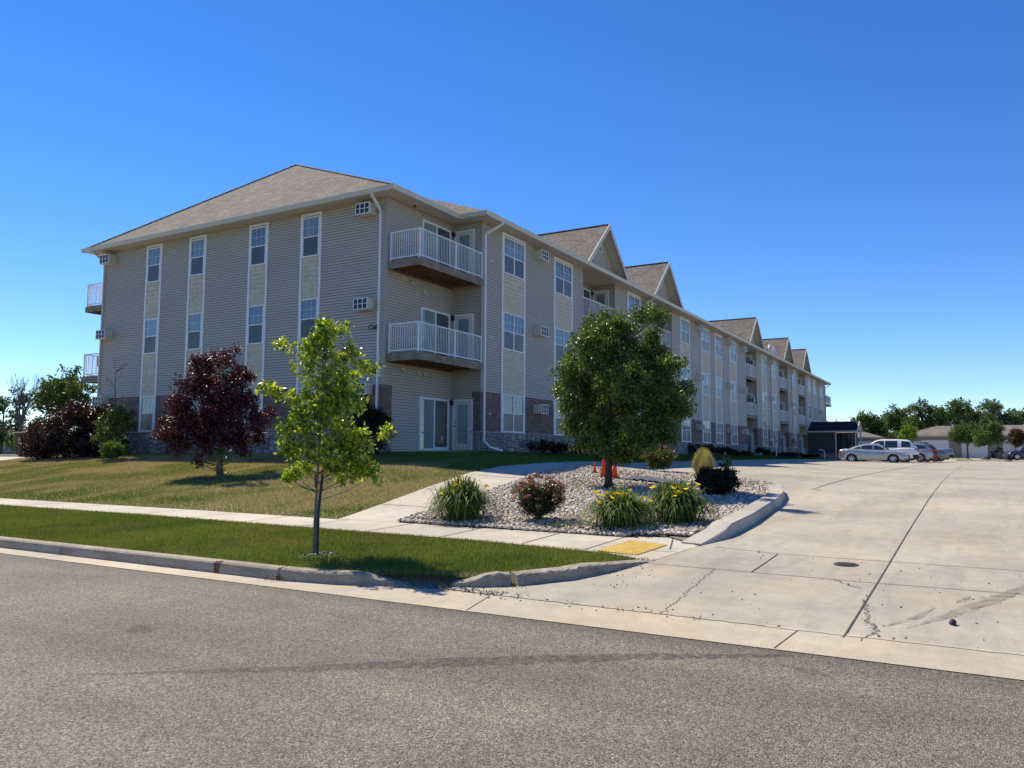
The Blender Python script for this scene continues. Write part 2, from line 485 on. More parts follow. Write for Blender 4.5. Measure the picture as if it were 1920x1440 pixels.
WALK_L = [(11.99, 10.99), (16.47, 12.11), (19.26, 12.65), (20.88, 12.6), (22.0, 12.1), (23.4, 11.6), (26, 12.0), (30, 12.7), (36.5, 13.1), (55, 13.5), (83, 13.5), (98, 13.5)]
ISL_BACK = [(12.12, 9.53), (16.02, 10.14), (19.61, 10.75), (21.2, 10.85), (22.09, 10.55), (22.39, 8.92), (23.53, 7.57), (23.59, 6.0), (22.94, 5.09), (21.9, 4.62), (20.9, 4.3)]
ISL_KERB = [(20.9, 4.3), (19.56, 3.98), (18.0, 3.76), (16.59, 3.66), (14.6, 3.5), (12.67, 3.47), (11.74, 3.62)]
ISL_FRONT = [(11.74, 3.62), (12.0, 3.95), (12.35, 4.3), (12.1, 5.3), (12.1, 7.0), (12.12, 9.53)]
APRON = [(11.74, 3.62), (11.0, 3.72), (10.12, 3.80), (9.3, 3.98), (8.6, 4.22), (8.1, 4.54), (7.78, 4.86), (7.5, 5.3), (7.5, -30)]

# far terrain
xs = np.unique(np.concatenate([np.array([-3000, -800, -200, -60]), np.arange(-40, 131, 2.), np.array([160, 220, 400, 900, 2000, 4500])]))
ys = np.unique(np.concatenate([np.array([-4000, -1500, -500, -200, -80]), np.arange(-50, 71, 2.), np.array([90, 130, 220, 500, 1500, 4500])]))
GX, GY = np.meshgrid(xs, ys, indexing='ij'); GZ = g(GX, GY) - .10
GZ[GX < 7] = -.10
idx = np.arange(GX.size).reshape(GX.shape)
F = np.stack([idx[:-1, :-1], idx[1:, :-1], idx[1:, 1:], idx[:-1, 1:]], -1).reshape(-1, 4)
prop(link('ground', mesh_np('ground', np.stack([GX, GY, GZ], -1), F, M['far'])), kind='structure')
# road
road_p = [(-25, -60), (6.72, -60), (6.72, 90), (-25, 90)]
sheet('road', road_p, M['asphalt'], lambda x, y: 0.02 * np.sin(y * .1) * 0 + 0 * x, 0, step=3)
sheet('gutter', [(6.725, -60), (7.495, -60), (7.495, 5.3), (7.04, 7.2), (7.04, 90), (6.725, 90)], M['gutter'],
      lambda x, y: np.interp(x, [6.7, 7.0, 7.5], [0, .012, .03]), 0.004, step=.5, ys=np.arange(-20, 30, .6))
drive = APRON[::-1][0:1] + [(7.5, 5.3)] + APRON[::-1][2:] + ISL_KERB[::-1][1:] + ISL_BACK[::-1][1:-5]
drive = [(7.5, -30)] + APRON[:-1][::-1] + ISL_KERB[::-1][1:] + [(21.9, 4.62), (22.94, 5.09), (23.59, 6.0), (23.53, 7.57), (22.39, 8.92), (22.09, 10.55), (22.6, 11.3)] + [(23.4, 11.6), (26, 12.0), (30, 12.7), (36.5, 13.1), (55, 13.5), (83, 13.5), (98, 13.5), (99.6, 12), (130, 12), (130, -30)]
sheet('driveway', drive, M['conc'], g, 0.0, step=1.3)
sheet('sidewalk', [(10.6, 90), (10.7, 12), (10.75, 7), (10.55, 4.6), (10.2, 3.80), (11.0, 3.715), (11.72, 3.62), (12.0, 3.95), (12.35, 4.3), (12.1, 5.3), (12.1, 7.0), (12.12, 9.53), (12.0, 10.98), (12.05, 90)],
      M['walk'], g, .004, step=.6, ys=np.arange(3, 30, .6))
sheet('walkway', [(12.125, 9.53), (16.02, 10.14), (19.61, 10.75), (21.2, 10.85), (22.09, 10.55), (22.6, 11.3), (23.4, 11.6), (22.0, 12.1), (20.88, 12.6), (19.26, 12.65), (16.47, 12.11), (12.005, 10.99)], M['walk'], g, .006, step=.6)
verge_p = [(7.2, 90), (7.2, 7.2), (7.32, 6.5), (7.5, 5.95), (7.66, 5.5), (7.82, 5.15), (8.1, 4.8), (8.6, 4.46), (9.3, 4.20), (10.2, 4.0), (10.55, 4.6), (10.75, 7), (10.7, 12), (10.6, 90)]
sheet('verge', verge_p, M['verge'], g_verge, -.02, step=.6, ys=np.arange(3, 26, .6))
sheet('bare_soil', [(7.2, 6.7), (7.3, 6.3), (7.42, 5.75), (7.5, 5.3), (7.62, 5.05), (7.85, 4.78), (8.2, 4.75), (8.1, 5.3), (7.9, 5.9), (7.6, 6.7)], M['soil'],
      lambda x, y: .028 + np.clip((x - np.interp(y, [4.8, 5.2, 5.5, 5.95, 6.6, 7.36], [7.88, 7.6, 7.5, 7.35, 7.15, 7.05]) - .08) * .5, 0, .125 - .04 * np.clip(y - 5.8, 0, .5)) + .02 * np.clip((y - 5.8) * 2, 0, 1) + .008 * np.sin(x * 60) * np.cos(y * 50), 0, step=.06)
lawn_p = [(12.05, 37.9), (12.0, 10.99)] + WALK_L[1:] + [(98, 17.6), (27.45, 17.6), (27.45, 19.0), (23.0, 19.0), (23.0, 36.5), (27.4, 36.6), (27.4, 37.9)]
sheet('lawn', lawn_p, M['lawn'], g, -.015, step=.8)
sheet('side_driveway', [(7.5, 37.9), (60, 37.9), (60, 47), (7.5, 47)], M['walk'], g, -.01, step=2)
sheet('gravel_bed', ISL_FRONT[::-1][:1] + ISL_BACK[1:] + ISL_KERB[1:] + ISL_FRONT[1:-1], M['soil'], g, .02, step=.5)

# paving joints, cracks, stains
def strip(mb, pts, w, off=.006, zf=g):
    pts = [Vector((*p, 0)) for p in pts]
    dense = []
    for a, b in zip(pts[:-1], pts[1:]):
        k = max(1, int((b - a).length / .5)); dense += [a.lerp(b, j / k) for j in range(k)]
    dense.append(pts[-1])
    L = []
    for i, p in enumerate(dense):
        d = (dense[min(i + 1, len(dense) - 1)] - dense[max(i - 1, 0)]).normalized(); nrm = Vector((-d.y, d.x, 0)) * w / 2
        ww = w
        a = p + nrm; b = p - nrm
        L.append(((a.x, a.y, float(zf(a.x, a.y)) + off), (b.x, b.y, float(zf(b.x, b.y)) + off)))
    for (a, b), (c, d) in zip(L[:-1], L[1:]): mb.quad(a, b, d, c)
def jag(a, b, amp, n):
    out = []
    for i in range(n + 1):
        t = i / n; x = a[0] + (b[0] - a[0]) * t; y = a[1] + (b[1] - a[1]) * t
        d = (b[1] - a[1], -(b[0] - a[0])); L = math.hypot(*d) or 1; k = random.uniform(-amp, amp) if 0 < i < n else 0
        out.append((x + d[0] / L * k, y + d[1] / L * k))
    return out
mj = MB()
strip(mj, [(10.05, 3.85), (9.98, 2.4), (9.91, 1.03), (9.95, -1), (9.95, -8)], .016)
strip(mj, [(11.74, 3.4), (11.49, 2.43), (11.45, 1.02), (11.4, -.5), (11.4, -9)], .016)
strip(mj, [(10.0, 2.44), (11.46, 2.43)], .016)
strip(mj, [(7.35, 1.04), (9.91, 1.03), (21.52, 1.0), (41.8, .93), (60, .9)], .017)
strip(mj, [(22.95, 4.2), (22.6, 3.9), (21.9, 2), (21.52, 1.0), (21.2, -.85), (21.2, -9)], .017)
strip(mj, [(22.6, 3.9), (32.85, 3.37), (56.88, 3.03), (80, 2.8)], .035)
for x in (27, 33, 39, 46, 53, 60, 68): strip(mj, [(x, 11.9 if x < 28 else 13.0), (x, -16)], .025)
for y in (-3, -7, 7.4, 10.3): strip(mj, [(25 if y > 5 else 12, y), (98, y)], .017)
for y in np.arange(6.1, 30, 1.55): strip(mj, [(10.78 if y < 9 else 10.72, y), (12.08, y)], .022, .010)
for a, b in (((13.9, 9.86), (13.9, 11.5)), ((16.02, 10.2), (16.3, 12.0)), ((19.0, 10.7), (19.0, 12.55))): strip(mj, [a, b], .025, .011)
strip(mj, [(11.24, 3.9), (12.25, 4.2)], .02, .010)
strip(mj, jag((11.05, 3.72), (11.0, 4.9), .02, 8), .015, .010)
strip(mj, [(12.1, 4.95), (10.7, 5.0)], .018, .010)
GZ_ = lambda x, y: np.interp(x, [6.7, 7.0, 7.5], [0, .012, .03]) + .004
for y in (11.9, 18.3): strip(mj, [(6.74, y), (7.03, y)], .014, .003, GZ_)
strip(mj, [(6.75, 1.48), (7.42, 1.42)], .012, .003, GZ_)
strip(mj, [(6.75, 4.45), (7.42, 4.6), (7.49, 4.7)], .014, .003, GZ_)
mj.build('paving_joints', basic('joint_dirt', (.075, .062, .05), .95, var=.3))['kind'] = 'structure'
mc = MB()
random.seed(3)
strip(mc, jag((10.01, 2.9), (7.45, 2.68), .025, 60), .008, .008)
strip(mc, jag((8.95, 1.06), (8.1, .93), .03, 22), .010, .008)
strip(mc, jag((8.1, .93), (7.5, .78), .04, 20), .014, .008)
strip(mc, jag((7.6, .84), (7.3, .90), .02, 8), .008, .008)
strip(mc, jag((7.49, 5.0), (7.44, 1.7), .012, 60), .016, .003, GZ_)
strip(mc, jag((7.42, 1.7), (7.38, -4), .012, 60), .010, .003, GZ_)
strip(mc, jag((9.9, 1.5), (9.55, 1.15), .04, 10), .014, .008)
mc.build('concrete_cracks', basic('crack_shadow', (.05, .042, .035), .95, var=.3))['kind'] = 'structure'
mp = MB()
random.seed(9)
for k in range(20):   # spalled edges of the big crack
    t = random.random(); x = 8.95 - t * 1.6; y = 1.05 - t * .22 + random.uniform(-.06, .06)
    mp.ball((x, y, gz(x, y) + .002), random.uniform(.006, .015), 5, 3, (1, 1, .5))
mp.build('spalled_concrete_chips', basic('chipped_concrete', (.55, .53, .48), .9))['kind'] = 'stuff'

def blotch(mb, pts, wfun, off, zf=g, rag=.3, n=40):
    P = [Vector((*p, 0)) for p in pts]; L = []
    for i in range(n + 1):
        t = i / n * (len(P) - 1); k = min(int(t), len(P) - 2); p = P[k].lerp(P[k + 1], t - k); d = (P[k + 1] - P[k]).normalized()
        w = wfun(i / n); nn = Vector((-d.y, d.x, 0))
        a = p + nn * w * (1 + random.uniform(-rag, rag)); b = p - nn * w * (1 + random.uniform(-rag, rag))
        L.append(((a.x, a.y, float(zf(a.x, a.y)) + off), (b.x, b.y, float(zf(b.x, b.y)) + off)))
    for (a, b), (c, d) in zip(L[:-1], L[1:]): mb.quad(a, b, d, c)
def mat_stain(name, col, alpha, sc=9):
    t = NT(name, .8); t.color(col)
    n = t.noise(sc, 5, .7); t.l(t.ramp(n.outputs[0], [(.36, (0, 0, 0)), (.62, (alpha, alpha, alpha))]), t.p.inputs['Alpha'])
    return t.m
ms = MB()
blotch(ms, [(10.6, -.48), (9.5, -.07), (8.6, .29), (7.92, .6)], lambda t: .07 * math.sin(math.pi * min(1, t * .9 + .15)) + .01, .011)
blotch(ms, [(8.9, .42), (8.35, .56), (7.9, .78)], lambda t: .035 * math.sin(math.pi * t) + .004, .011)
blotch(ms, [(9.6, .12), (9.2, .25)], lambda t: .03 * math.sin(math.pi * t) + .004, .011)
ms.build('damp_stain', mat_stain('damp_stain', (.26, .225, .175), .7, 5))['kind'] = 'structure'
ms = MB()
blotch(ms, [(6.6, 1.3), (5.9, 2.4), (5.1, 3.4), (4.33, 4.3), (3.4, 5.5)], lambda t: .10 * math.sin(math.pi * min(1, t + .05)) + .02, .004, lambda x, y: 0 * x, .25, 60)
blotch(ms, [(4.62, 6.6), (4.5, 6.25)], lambda t: .11 * math.sin(math.pi * t) + .01, .004, lambda x, y: 0 * x, .5, 20)
blotch(ms, [(6.25, 1.25), (6.1, .95)], lambda t: .06 * math.sin(math.pi * t) + .01, .004, lambda x, y: 0 * x, .4, 16)
ms.build('road_tar_marks', mat_stain('tar_stain', (.045, .042, .042), .5, 14))['kind'] = 'structure'

# ------------------------------------------------------------------ kerbs
def kerb(name, path, w, h, mat, zf, inner=1, hf=None, tex=0, zt=None):
    """path = foot line of the kerb face; the kerb body lies to its left (inner=1) or right (-1)"""
    P = []
    for a, b in zip(path[:-1], path[1:]):
        k = max(1, int(math.hypot(b[0] - a[0], b[1] - a[1]) / .06)); P += [(a[0] + (b[0] - a[0]) * j / k, a[1] + (b[1] - a[1]) * j / k) for j in range(k)]
    P.append(path[-1]); n = len(P); R = []
    for i, p in enumerate(P):
        a = P[max(i - 1, 0)]; b = P[min(i + 1, n - 1)]; d = Vector((b[0] - a[0], b[1] - a[1], 0)).normalized()
        nn = Vector((-d.y, d.x, 0)) * inner; t = i / (n - 1); z0 = float(zf(p[0], p[1])); hh = h * (hf(t) if hf else 1)
        j = random.uniform(-tex, tex); j2 = random.uniform(-tex, tex)
        q = Vector((p[0], p[1], 0))
        prof = [(0, -.06), (.0, 0), (.012, hh * .84 + j), (.03, hh - .004 + j2), (w * .6, hh + j), (w, hh + .004), (w + .005, -.06)]
        R.append([(q + nn * a) + Vector((0, 0, z0 + b)) for a, b in prof])
    mb = MB(); m = len(R[0]); vs = [v for r in R for v in r]; fs = []
    for i in range(n - 1):
        for k in range(m - 1):
            f = (i * m + k, (i + 1) * m + k, (i + 1) * m + k + 1, i * m + k + 1); fs.append(f if inner > 0 else f[::-1])
    fs += [tuple(range(m)), tuple(range((n - 1) * m, n * m))[::-1]]
    mb.add(vs, fs)
    o = mb.build(name, mat); prop(o, kind='structure'); return o
gut = lambda x, y: .012 + 0 * np.asarray(x)
random.seed(1)
for a, b in ((60, 30), (29.985, 18.4), (18.385, 11.95), (11.935, 7.42)):
    kerb('kerb', [(7.045, a), (7.045, b)], .17, .15, M['curb'], gut, 1)
def hf1(t): return 1 if t < .55 else max(.12, 1 - (t - .55) / .45 * 1.0 + random.uniform(-.05, .05))
kerb('kerb', [(7.05, 7.36), (7.15, 6.6), (7.35, 5.95), (7.5, 5.5)], .17, .15, M['curb'], gut, 1, hf1, .009)
def hf2(t): return min(1, .25 + t * 1.1) + random.uniform(-.04, .04)
kerb('kerb', [(7.6, 5.22), (7.72, 4.98), (7.98, 4.66)], .17, .14, M['curb'], g, 1, hf2, .011)
def hf3(t): return 1 if t < .45 else max(.05, 1 - (t - .45) / .55)
kerb('kerb', [(8.03, 4.6), (8.6, 4.22), (9.3, 3.98), (10.12, 3.80), (10.3, 3.78)], .19, .13, M['curb'], g, 1, hf3, .011)
def hf4(t): return min(1, .15 + t * 7, .02 + (1 - t) * 14)
kerb('island_kerb', [(11.80, 3.60), (12.67, 3.45), (14.6, 3.48), (16.59, 3.64), (18.0, 3.74), (19.56, 3.96), (20.9, 4.28), (21.9, 4.6)], .34, .19, M['kerb2'], g, 1, hf4)
mb = MB()
ed = [(12.12, 9.53), (16.02, 10.14), (19.61, 10.75), (21.2, 10.85), (22.09, 10.55), (22.39, 8.92), (23.53, 7.57), (23.59, 6.0), (22.94, 5.09)]
for a, b in zip(ed[:-1], ed[1:]):
    k = max(1, int(math.hypot(b[0] - a[0], b[1] - a[1]) / .5))
    mb.tube([(a[0] + (b[0] - a[0]) * j / k, a[1] + (b[1] - a[1]) * j / k, gz(a[0] + (b[0] - a[0]) * j / k, a[1] + (b[1] - a[1]) * j / k) + .035) for j in range(k + 1)], .028, 6)
prop(mb.build('bed_edging', M['black']), 'thin dark edging strip along the walkway side of the gravel bed', 'edging')
# rust mark on kerb
mb = MB(); mb.quad((7.041, 8.54, .02), (7.041, 8.45, .02), (7.053, 8.44, .139), (7.053, 8.55, .139)); mb.quad((7.053, 8.55, .139), (7.053, 8.44, .139), (7.071, 8.43, .163), (7.071, 8.53, .163)); mb.quad((7.071, 8.53, .163), (7.071, 8.43, .163), (7.13, 8.45, .1655), (7.13, 8.5, .1655))
mb.build('kerb_rust_stain', basic('rust', (.12, .05, .03), .9, var=.3))['kind'] = 'structure'

# tactile plate
t = NT('tactile_yellow', .6)
v = t.n('ShaderNodeTexNoise'); v.inputs['Scale'].default_value = 12
t.l(t.pos(), v.inputs[0]); t.color(t.ramp(v.outputs[0], [(.3, (.60, .40, .075)), (.7, (.74, .52, .13))]))
M['tactile'] = t.m
c4 = [(10.62, 4.78), (10.55, 4.14), (11.57, 4.06), (11.74, 4.72)]
cor = [Vector((a, b, gz(a, b) + .018)) for a, b in c4]
r = empty('tactile_paving', (11.1, 4.4, gz(11.1, 4.4)), label='yellow truncated-dome tactile plate set in the sidewalk ramp', cat='tactile plate')
mb = MB(); mb.add([c - Vector(r.location) for c in cor] + [c - Vector(r.location) - Vector((0, 0, .03)) for c in cor], [(0, 3, 2, 1)[::-1], (0, 1, 5, 4), (1, 2, 6, 5), (2, 3, 7, 6), (3, 0, 4, 7)])
mb.build('plate', M['tactile'], r)
mb = MB()
for i in range(20):
    for j in range(12):
        u = (i + .5) / 20; w = (j + .5) / 12
        p = (cor[0].lerp(cor[3], u)).lerp(cor[1].lerp(cor[2], u), w) - Vector(r.location)
        mb.tube([p, p + Vector((0, 0, .008))], [.014, .009], 6)
mb.build('dome', M['tactile'], r)['kind'] = 'stuff'
# manhole
mx, my = 11.0, 1.5; r = empty('manhole_cover', (mx, my, gz(mx, my)), label='small round iron manhole cover in the concrete driveway', cat='manhole cover')
mb = MB(); mb.disc((0, 0, .006), (0, 0, 1), .15, .012, 24); mb.build('rim', basic('cast_iron', (.12, .11, .11), .6, .4), r)
mb = MB(); mb.disc((0, 0, .012), (0, 0, 1), .125, .012, 24)
for k in range(-3, 4): mb.box(-.1, .1, k * .03 - .006, k * .03 + .006, .018, .022)
mb.build('lid', basic('cast_iron_lid', (.07, .06, .065), .6, .4), r)
# small stone on the apron, white litter
mb = MB(); mb.ball((0, 0, .02), .035, 8, 6, (1.2, .9, .8))
for i, v in enumerate(mb.v): mb.v[i] = tuple(c * (1 + .12 * math.sin(i * 2.3)) for c in v)
o = mb.build('stone', basic('dark_rock', (.03, .028, .03), .7), None, (8.24, .25, gz(8.24, .25)), True); prop(o, 'small dark stone lying alone on the driveway apron', 'stone')
mb = MB(); mb.box(-.1, .1, -.04, .04, 0, .015); o = mb.build('litter', M['trim'], None, (7.62, 5.22, .03)); o.rotation_euler = (0, .1, 1.1)
prop(o, 'flat white scrap lying in the gutter by the broken kerb', 'litter')

# ------------------------------------------------------------------ grass blades
def scatter(poly, n, seed=0):
    r = np.random.default_rng(seed); P = np.array(poly); lo = P.min(0); hi = P.max(0); out = []
    while sum(len(o) for o in out) < n:
        q = lo + (hi - lo) * r.random((n, 2)); out.append(q[inpoly(q, poly)])
    return np.concatenate(out)[:n]
def vnoise(x, y, s, seed=0):
    r = np.random.default_rng(seed); T = r.random((64, 64)); a = x / s; b = y / s
    i = np.floor(a).astype(int); j = np.floor(b).astype(int); u = a - i; w = b - j; u = u * u * (3 - 2 * u); w = w * w * (3 - 2 * w)
    f = lambda p, q: T[p % 64, q % 64]
    return (f(i, j) * (1 - u) + f(i + 1, j) * u) * (1 - w) + (f(i, j + 1) * (1 - u) + f(i + 1, j + 1) * u) * w
def blades(name, P, zf, h, w, colf, mat, lean=.5, seed=0, label=None, cat=None):
    r = np.random.default_rng(seed); n = len(P); a = r.random(n) * 2 * np.pi; H = h * (0.55 + .9 * r.random(n)); W = w * (.7 + .6 * r.random(n))
    x, y = P[:, 0], P[:, 1]; z = zf(x, y) - .015
    dx, dy = np.cos(a), np.sin(a); b = r.random(n) * 2 * np.pi; le = lean * r.random(n) * H
    ex, ey = np.cos(b) * le, np.sin(b) * le
    V = np.empty((n, 5, 3)); 
    V[:, 0] = np.c_[x - dx * W / 2, y - dy * W / 2, z]; V[:, 1] = np.c_[x + dx * W / 2, y + dy * W / 2, z]
    V[:, 2] = np.c_[x + dx * W * .35 + ex * .35, y + dy * W * .35 + ey * .35, z + H * .6]; V[:, 3] = np.c_[x - dx * W * .35 + ex * .35, y - dy * W * .35 + ey * .35, z + H * .6]
    V[:, 4] = np.c_[x + ex, y + ey, z + H]
    b0 = np.arange(n)[:, None] * 5
    F = np.concatenate([b0 + [0, 1, 2], b0 + [0, 2, 3], b0 + [3, 2, 4]])
    C = np.repeat(colf(x, y, r), 5, 0)
    o = link(name, mesh_np(name, V, F, mat, C)); prop(o, label, cat, None, 'stuff'); return o
M['blade'] = attr_mat('grass_blade', .6, .35, spec=.25)
def col_mix(a, b, t): a = np.array(a); b = np.array(b); return a[None] * (1 - t[:, None]) + b[None] * t[:, None]
def col_verge(x, y, r):
    n = vnoise(x, y, 1.3, 1) * .6 + vnoise(x, y, .35, 2) * .4
    c = col_mix((.09, .135, .024), (.24, .27, .065), np.clip(n + r.normal(0, .2, len(x)), 0, 1))
    dry = np.clip((vnoise(x, y, .9, 5) - .55) * 3 + (y > 8.5) * .25 - .2, 0, .6) * (r.random(len(x)) < .6)
    return c * (1 - dry[:, None]) + np.array((.24, .20, .10))[None] * dry[:, None]
P = scatter([(a, min(b, 26)) for a, b in verge_p], 230000, 1)
keep = np.hypot(P[:, 0] - 8.25, (P[:, 1] - 7.9)) > .28 + .0 * P[:, 0]
blades('verge_grass', P[keep], g_verge, .050, .0075, col_verge, M['blade'], .7, 3, 'short bright green grass on the strip between kerb and sidewalk', 'grass')
def col_lawn(x, y, r):
    n = vnoise(x, y, 2.2, 11) * .5 + vnoise(x * .6, y, .8, 12) * .5
    green = np.clip((13.6 - x) / 1.4, 0, 1) * .8 + np.clip((x - 19.2) / 1.5, 0, 1) * np.clip((24 - y) / 4, 0, 1) * 1.1 + np.clip((n - .47) * 3.4, -.35, .75)
    green = np.clip(green + r.normal(0, .18, len(x)), 0, 1)
    return col_mix((.37, .305, .185), (.115, .175, .026), green)
P = scatter([(12.05, 37.6)] + [(12.0, 10.99)] + WALK_L[1:6] + [(25, 12.5), (25, 17), (23.0, 19.0), (23.0, 37.6)], 330000, 2)
blades('lawn_grass', P, g, .042, .013, col_lawn, M['blade'], .9, 4, 'sloping lawn of dry straw and green grass below the apartment building', 'grass')
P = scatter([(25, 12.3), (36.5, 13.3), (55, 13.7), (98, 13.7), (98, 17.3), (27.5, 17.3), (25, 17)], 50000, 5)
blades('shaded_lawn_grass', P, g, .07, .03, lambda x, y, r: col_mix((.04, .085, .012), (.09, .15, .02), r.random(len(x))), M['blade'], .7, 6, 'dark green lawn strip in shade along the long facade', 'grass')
# weeds in joints
def tuft(x, y, zf, n, h, w, col, seed, spread=.06):
    r = np.random.default_rng(seed); q = np.c_[x + r.normal(0, spread, n), y + r.normal(0, spread, n)]; return q
wp = [(7.05, 7.4, 60, .10), (7.15, 7.36, 50, .08), (8.0, 4.62, 50, .08), (8.02, 4.7, 40, .05), (7.5, 4.6, 24, .04), (7.48, 4.3, 12, .03), (7.45, 3.6, 8, .02), (7.42, 3.1, 10, .03), (7.42, 2.3, 10, .03), (11.5, 3.2, 5, .02), (11.5, 2.7, 6, .02), (10.25, 3.9, 40, .07), (7.7, 5.3, 60, .08), (7.6, 5.2, 40, .06), (22.6, 3.7, 20, .05), (22.1, 2.6, 12, .04)]
P = np.concatenate([tuft(a, b, g, n, 0, 0, 0, i, s) for i, (a, b, n, s) in enumerate(wp)])
blades('joint_weeds', P, lambda x, y: np.maximum(g(x, y), .03), .05, .008, lambda x, y, r: col_mix((.05, .09, .015), (.25, .20, .09), r.random(len(x))), M['blade'], 1.2, 8, 'small weeds growing in kerb gaps and paving joints', 'weeds')

# ------------------------------------------------------------------ gravel stones
bm = bmesh.new(); bmesh.ops.create_icosphere(bm, subdivisions=1, radius=1.0)
IV = np.array([v.co[:] for v in bm.verts]); IF = np.array([[v.index for v in f.verts] for f in bm.faces]); bm.free()
def stones(name, P, zf, r0, r1, cols, mat, seed, label, flat=.55):
    r = np.random.default_rng(seed); n = len(P); R = (r0 + (r1 - r0) * r.random(n) ** 1.5)[:, None, None]
    S = np.stack([.8 + .6 * r.random(n), .7 + .4 * r.random(n), flat + .3 * r.random(n)], -1)[:, None, :]
    V = IV[None] * (1 + .16 * r.normal(size=(n, len(IV), 1))) * S * R
    a = r.random(n) * 2 * np.pi; ti = r.normal(0, .35, n)
    ca, sa = np.cos(a)[:, None], np.sin(a)[:, None]; ct, st = np.cos(ti)[:, None], np.sin(ti)[:, None]
    x = V[..., 0] * ct + V[..., 2] * st; z = -V[..., 0] * st + V[..., 2] * ct; y = V[..., 1]
    V = np.stack([x * ca - y * sa, x * sa + y * ca, z], -1)
    base = np.c_[P, zf(P[:, 0], P[:, 1])]
    V += base[:, None, :]; V[..., 2] += (R[..., 0] * .45)
    F = (IF[None] + (np.arange(n) * len(IV))[:, None, None]).reshape(-1, 3)
    C = np.array(cols)[r.integers(0, len(cols), n)] * (.75 + .5 * r.random((n, 1))); C = np.repeat(C, len(IV), 0)
    o = link(name, mesh_np(name, V, F, mat, C, True)); prop(o, label, 'gravel', None, 'stuff'); return o
M['pebble'] = attr_mat('pebble', .8, 0, spec=.4, var=40)
isl = ISL_BACK[:-1] + [(20.9, 4.62), (19.5, 4.32), (18, 4.1), (16.5, 4.0), (14.6, 3.86), (12.75, 3.84), (12.38, 4.3), (12.12, 5.3), (12.12, 7.0), (12.13, 9.52)]
mound = lambda x, y: g(x, y) + .03 - .035 * np.clip((12.7 - x) / .5, 0, 1) + .05 * vnoise(x, y, 1.1, 77)
P = scatter(isl, 34000, 21)
P = np.concatenate([P, np.c_[12.11 + .10 * rng.random(700), 4.9 + rng.random(700) * 4.7], np.c_[12.4 + rng.random(200) * .3, 3.95 + rng.random(200) * .45]])
ex = (np.hypot((P[:, 0] - 18.4) / 1.3, P[:, 1] - 7.95) < .55) & (rng.random(len(P)) < .55)
stones('gravel', P[~ex], mound, .017, .043, [(.60, .53, .43), (.50, .43, .35), (.42, .33, .26), (.36, .28, .21), (.66, .60, .50), (.30, .26, .23)], M['pebble'], 22, 'bed of pale round river stones in the island beside the driveway')
P = np.concatenate([np.c_[8.25 + rng.normal(0, .2, 90), 7.85 + rng.normal(0, .22, 90)]])
stones('tree_mulch_stones', P, g_verge, .010, .024, [(.34, .30, .25), (.2, .16, .12), (.12, .09, .06)], M['pebble'], 23, 'loose stones and mulch around the foot of the staked tree')
P = np.concatenate([np.c_[7.55 + rng.normal(0, .07, 200), 5.1 + rng.normal(0, .3, 200)], np.c_[10.05 + rng.normal(0, .25, 260) - .2, 4.02 + rng.normal(0, .06, 260)], np.c_[8.4 + rng.random(25) * 1.4, 3.2 + rng.random(25) * .8], np.c_[7.3 + rng.random(60) * .4, 2.5 + rng.random(60) * 2.4], np.c_[7.3 + rng.random(90) * 4, -1 + rng.random(90) * 4]])
stones('crumbled_kerb_grit', P, lambda x, y: np.maximum(g(x, y), .02), .004, .014, [(.4, .37, .32), (.2, .17, .14), (.08, .07, .06)], M['pebble'], 24, 'crumbled concrete grit scattered at the broken kerb and apron')
P = np.c_[22.6 + rng.normal(0, .12, 500), 20.2 + rng.random(500) * 15.8]
stones('foundation_stones', P, g, .02, .05, [(.52, .48, .42), (.40, .36, .32), (.3, .27, .24)], M['pebble'], 25, 'narrow strip of pale stones at the foot of the end wall')

# ------------------------------------------------------------------ apartment building
Y0, Y1, X0, X1 = 17.5, 18.95, 23.0, 27.4      # main facade, recess plane, end wall, recess return
YB1, YB0 = 36.55, 38.0
XE = 113.95
ZS = 11.27                                     # soffit height
ROOT = empty('apartment_building', (X0, Y1, 1.6), label='long three-storey apartment building in taupe siding with gables and balconies', cat='apartment building')
RL = Vector(ROOT.location)
def bpart(mb, name, mat, **k): return mb.build(name, mat, ROOT, tuple(-RL), **k)
def put(name, me, loc, rz=0., parent=ROOT):
    o = link(name, me, parent, Vector(loc) - RL if parent is ROOT else loc); o.rotation_euler = (0, 0, rz); return o
REC = [(37.16, 41.5), (47.14, 51.25), (71.0, 75.05), (84.85, 89.2), (95.1, 99.4)]
def lap(mb, a, b, z0, z1, nrm, e=.112):
    """lap siding between plan points a and b; nrm = outward"""
    n = Vector((nrm[0], nrm[1], 0)); A = Vector((*a, 0)); B = Vector((*b, 0)); z = z0
    d = B - A; flip = d.cross(n).z > 0
    while z < z1 - 1e-4:
        zt = min(z + e, z1)
        o, i = n * .042, n * .030; gv = .014
        q = [A + o + Vector((0, 0, z + gv)), B + o + Vector((0, 0, z + gv)), B + i + Vector((0, 0, zt)), A + i + Vector((0, 0, zt))]
        l = [A + Vector((0, 0, z + gv)), B + Vector((0, 0, z + gv)), B + o + Vector((0, 0, z + gv)), A + o + Vector((0, 0, z + gv))]
        t_ = [A + Vector((0, 0, z)), A + i + Vector((0, 0, z)), B + i + Vector((0, 0, z)), B + Vector((0, 0, z))]
        mb.quad(*(t_[::-1] if flip else t_))
        if flip: q = q[::-1]; l = l[::-1]
        mb.quad(*q); mb.quad(*l); z = zt
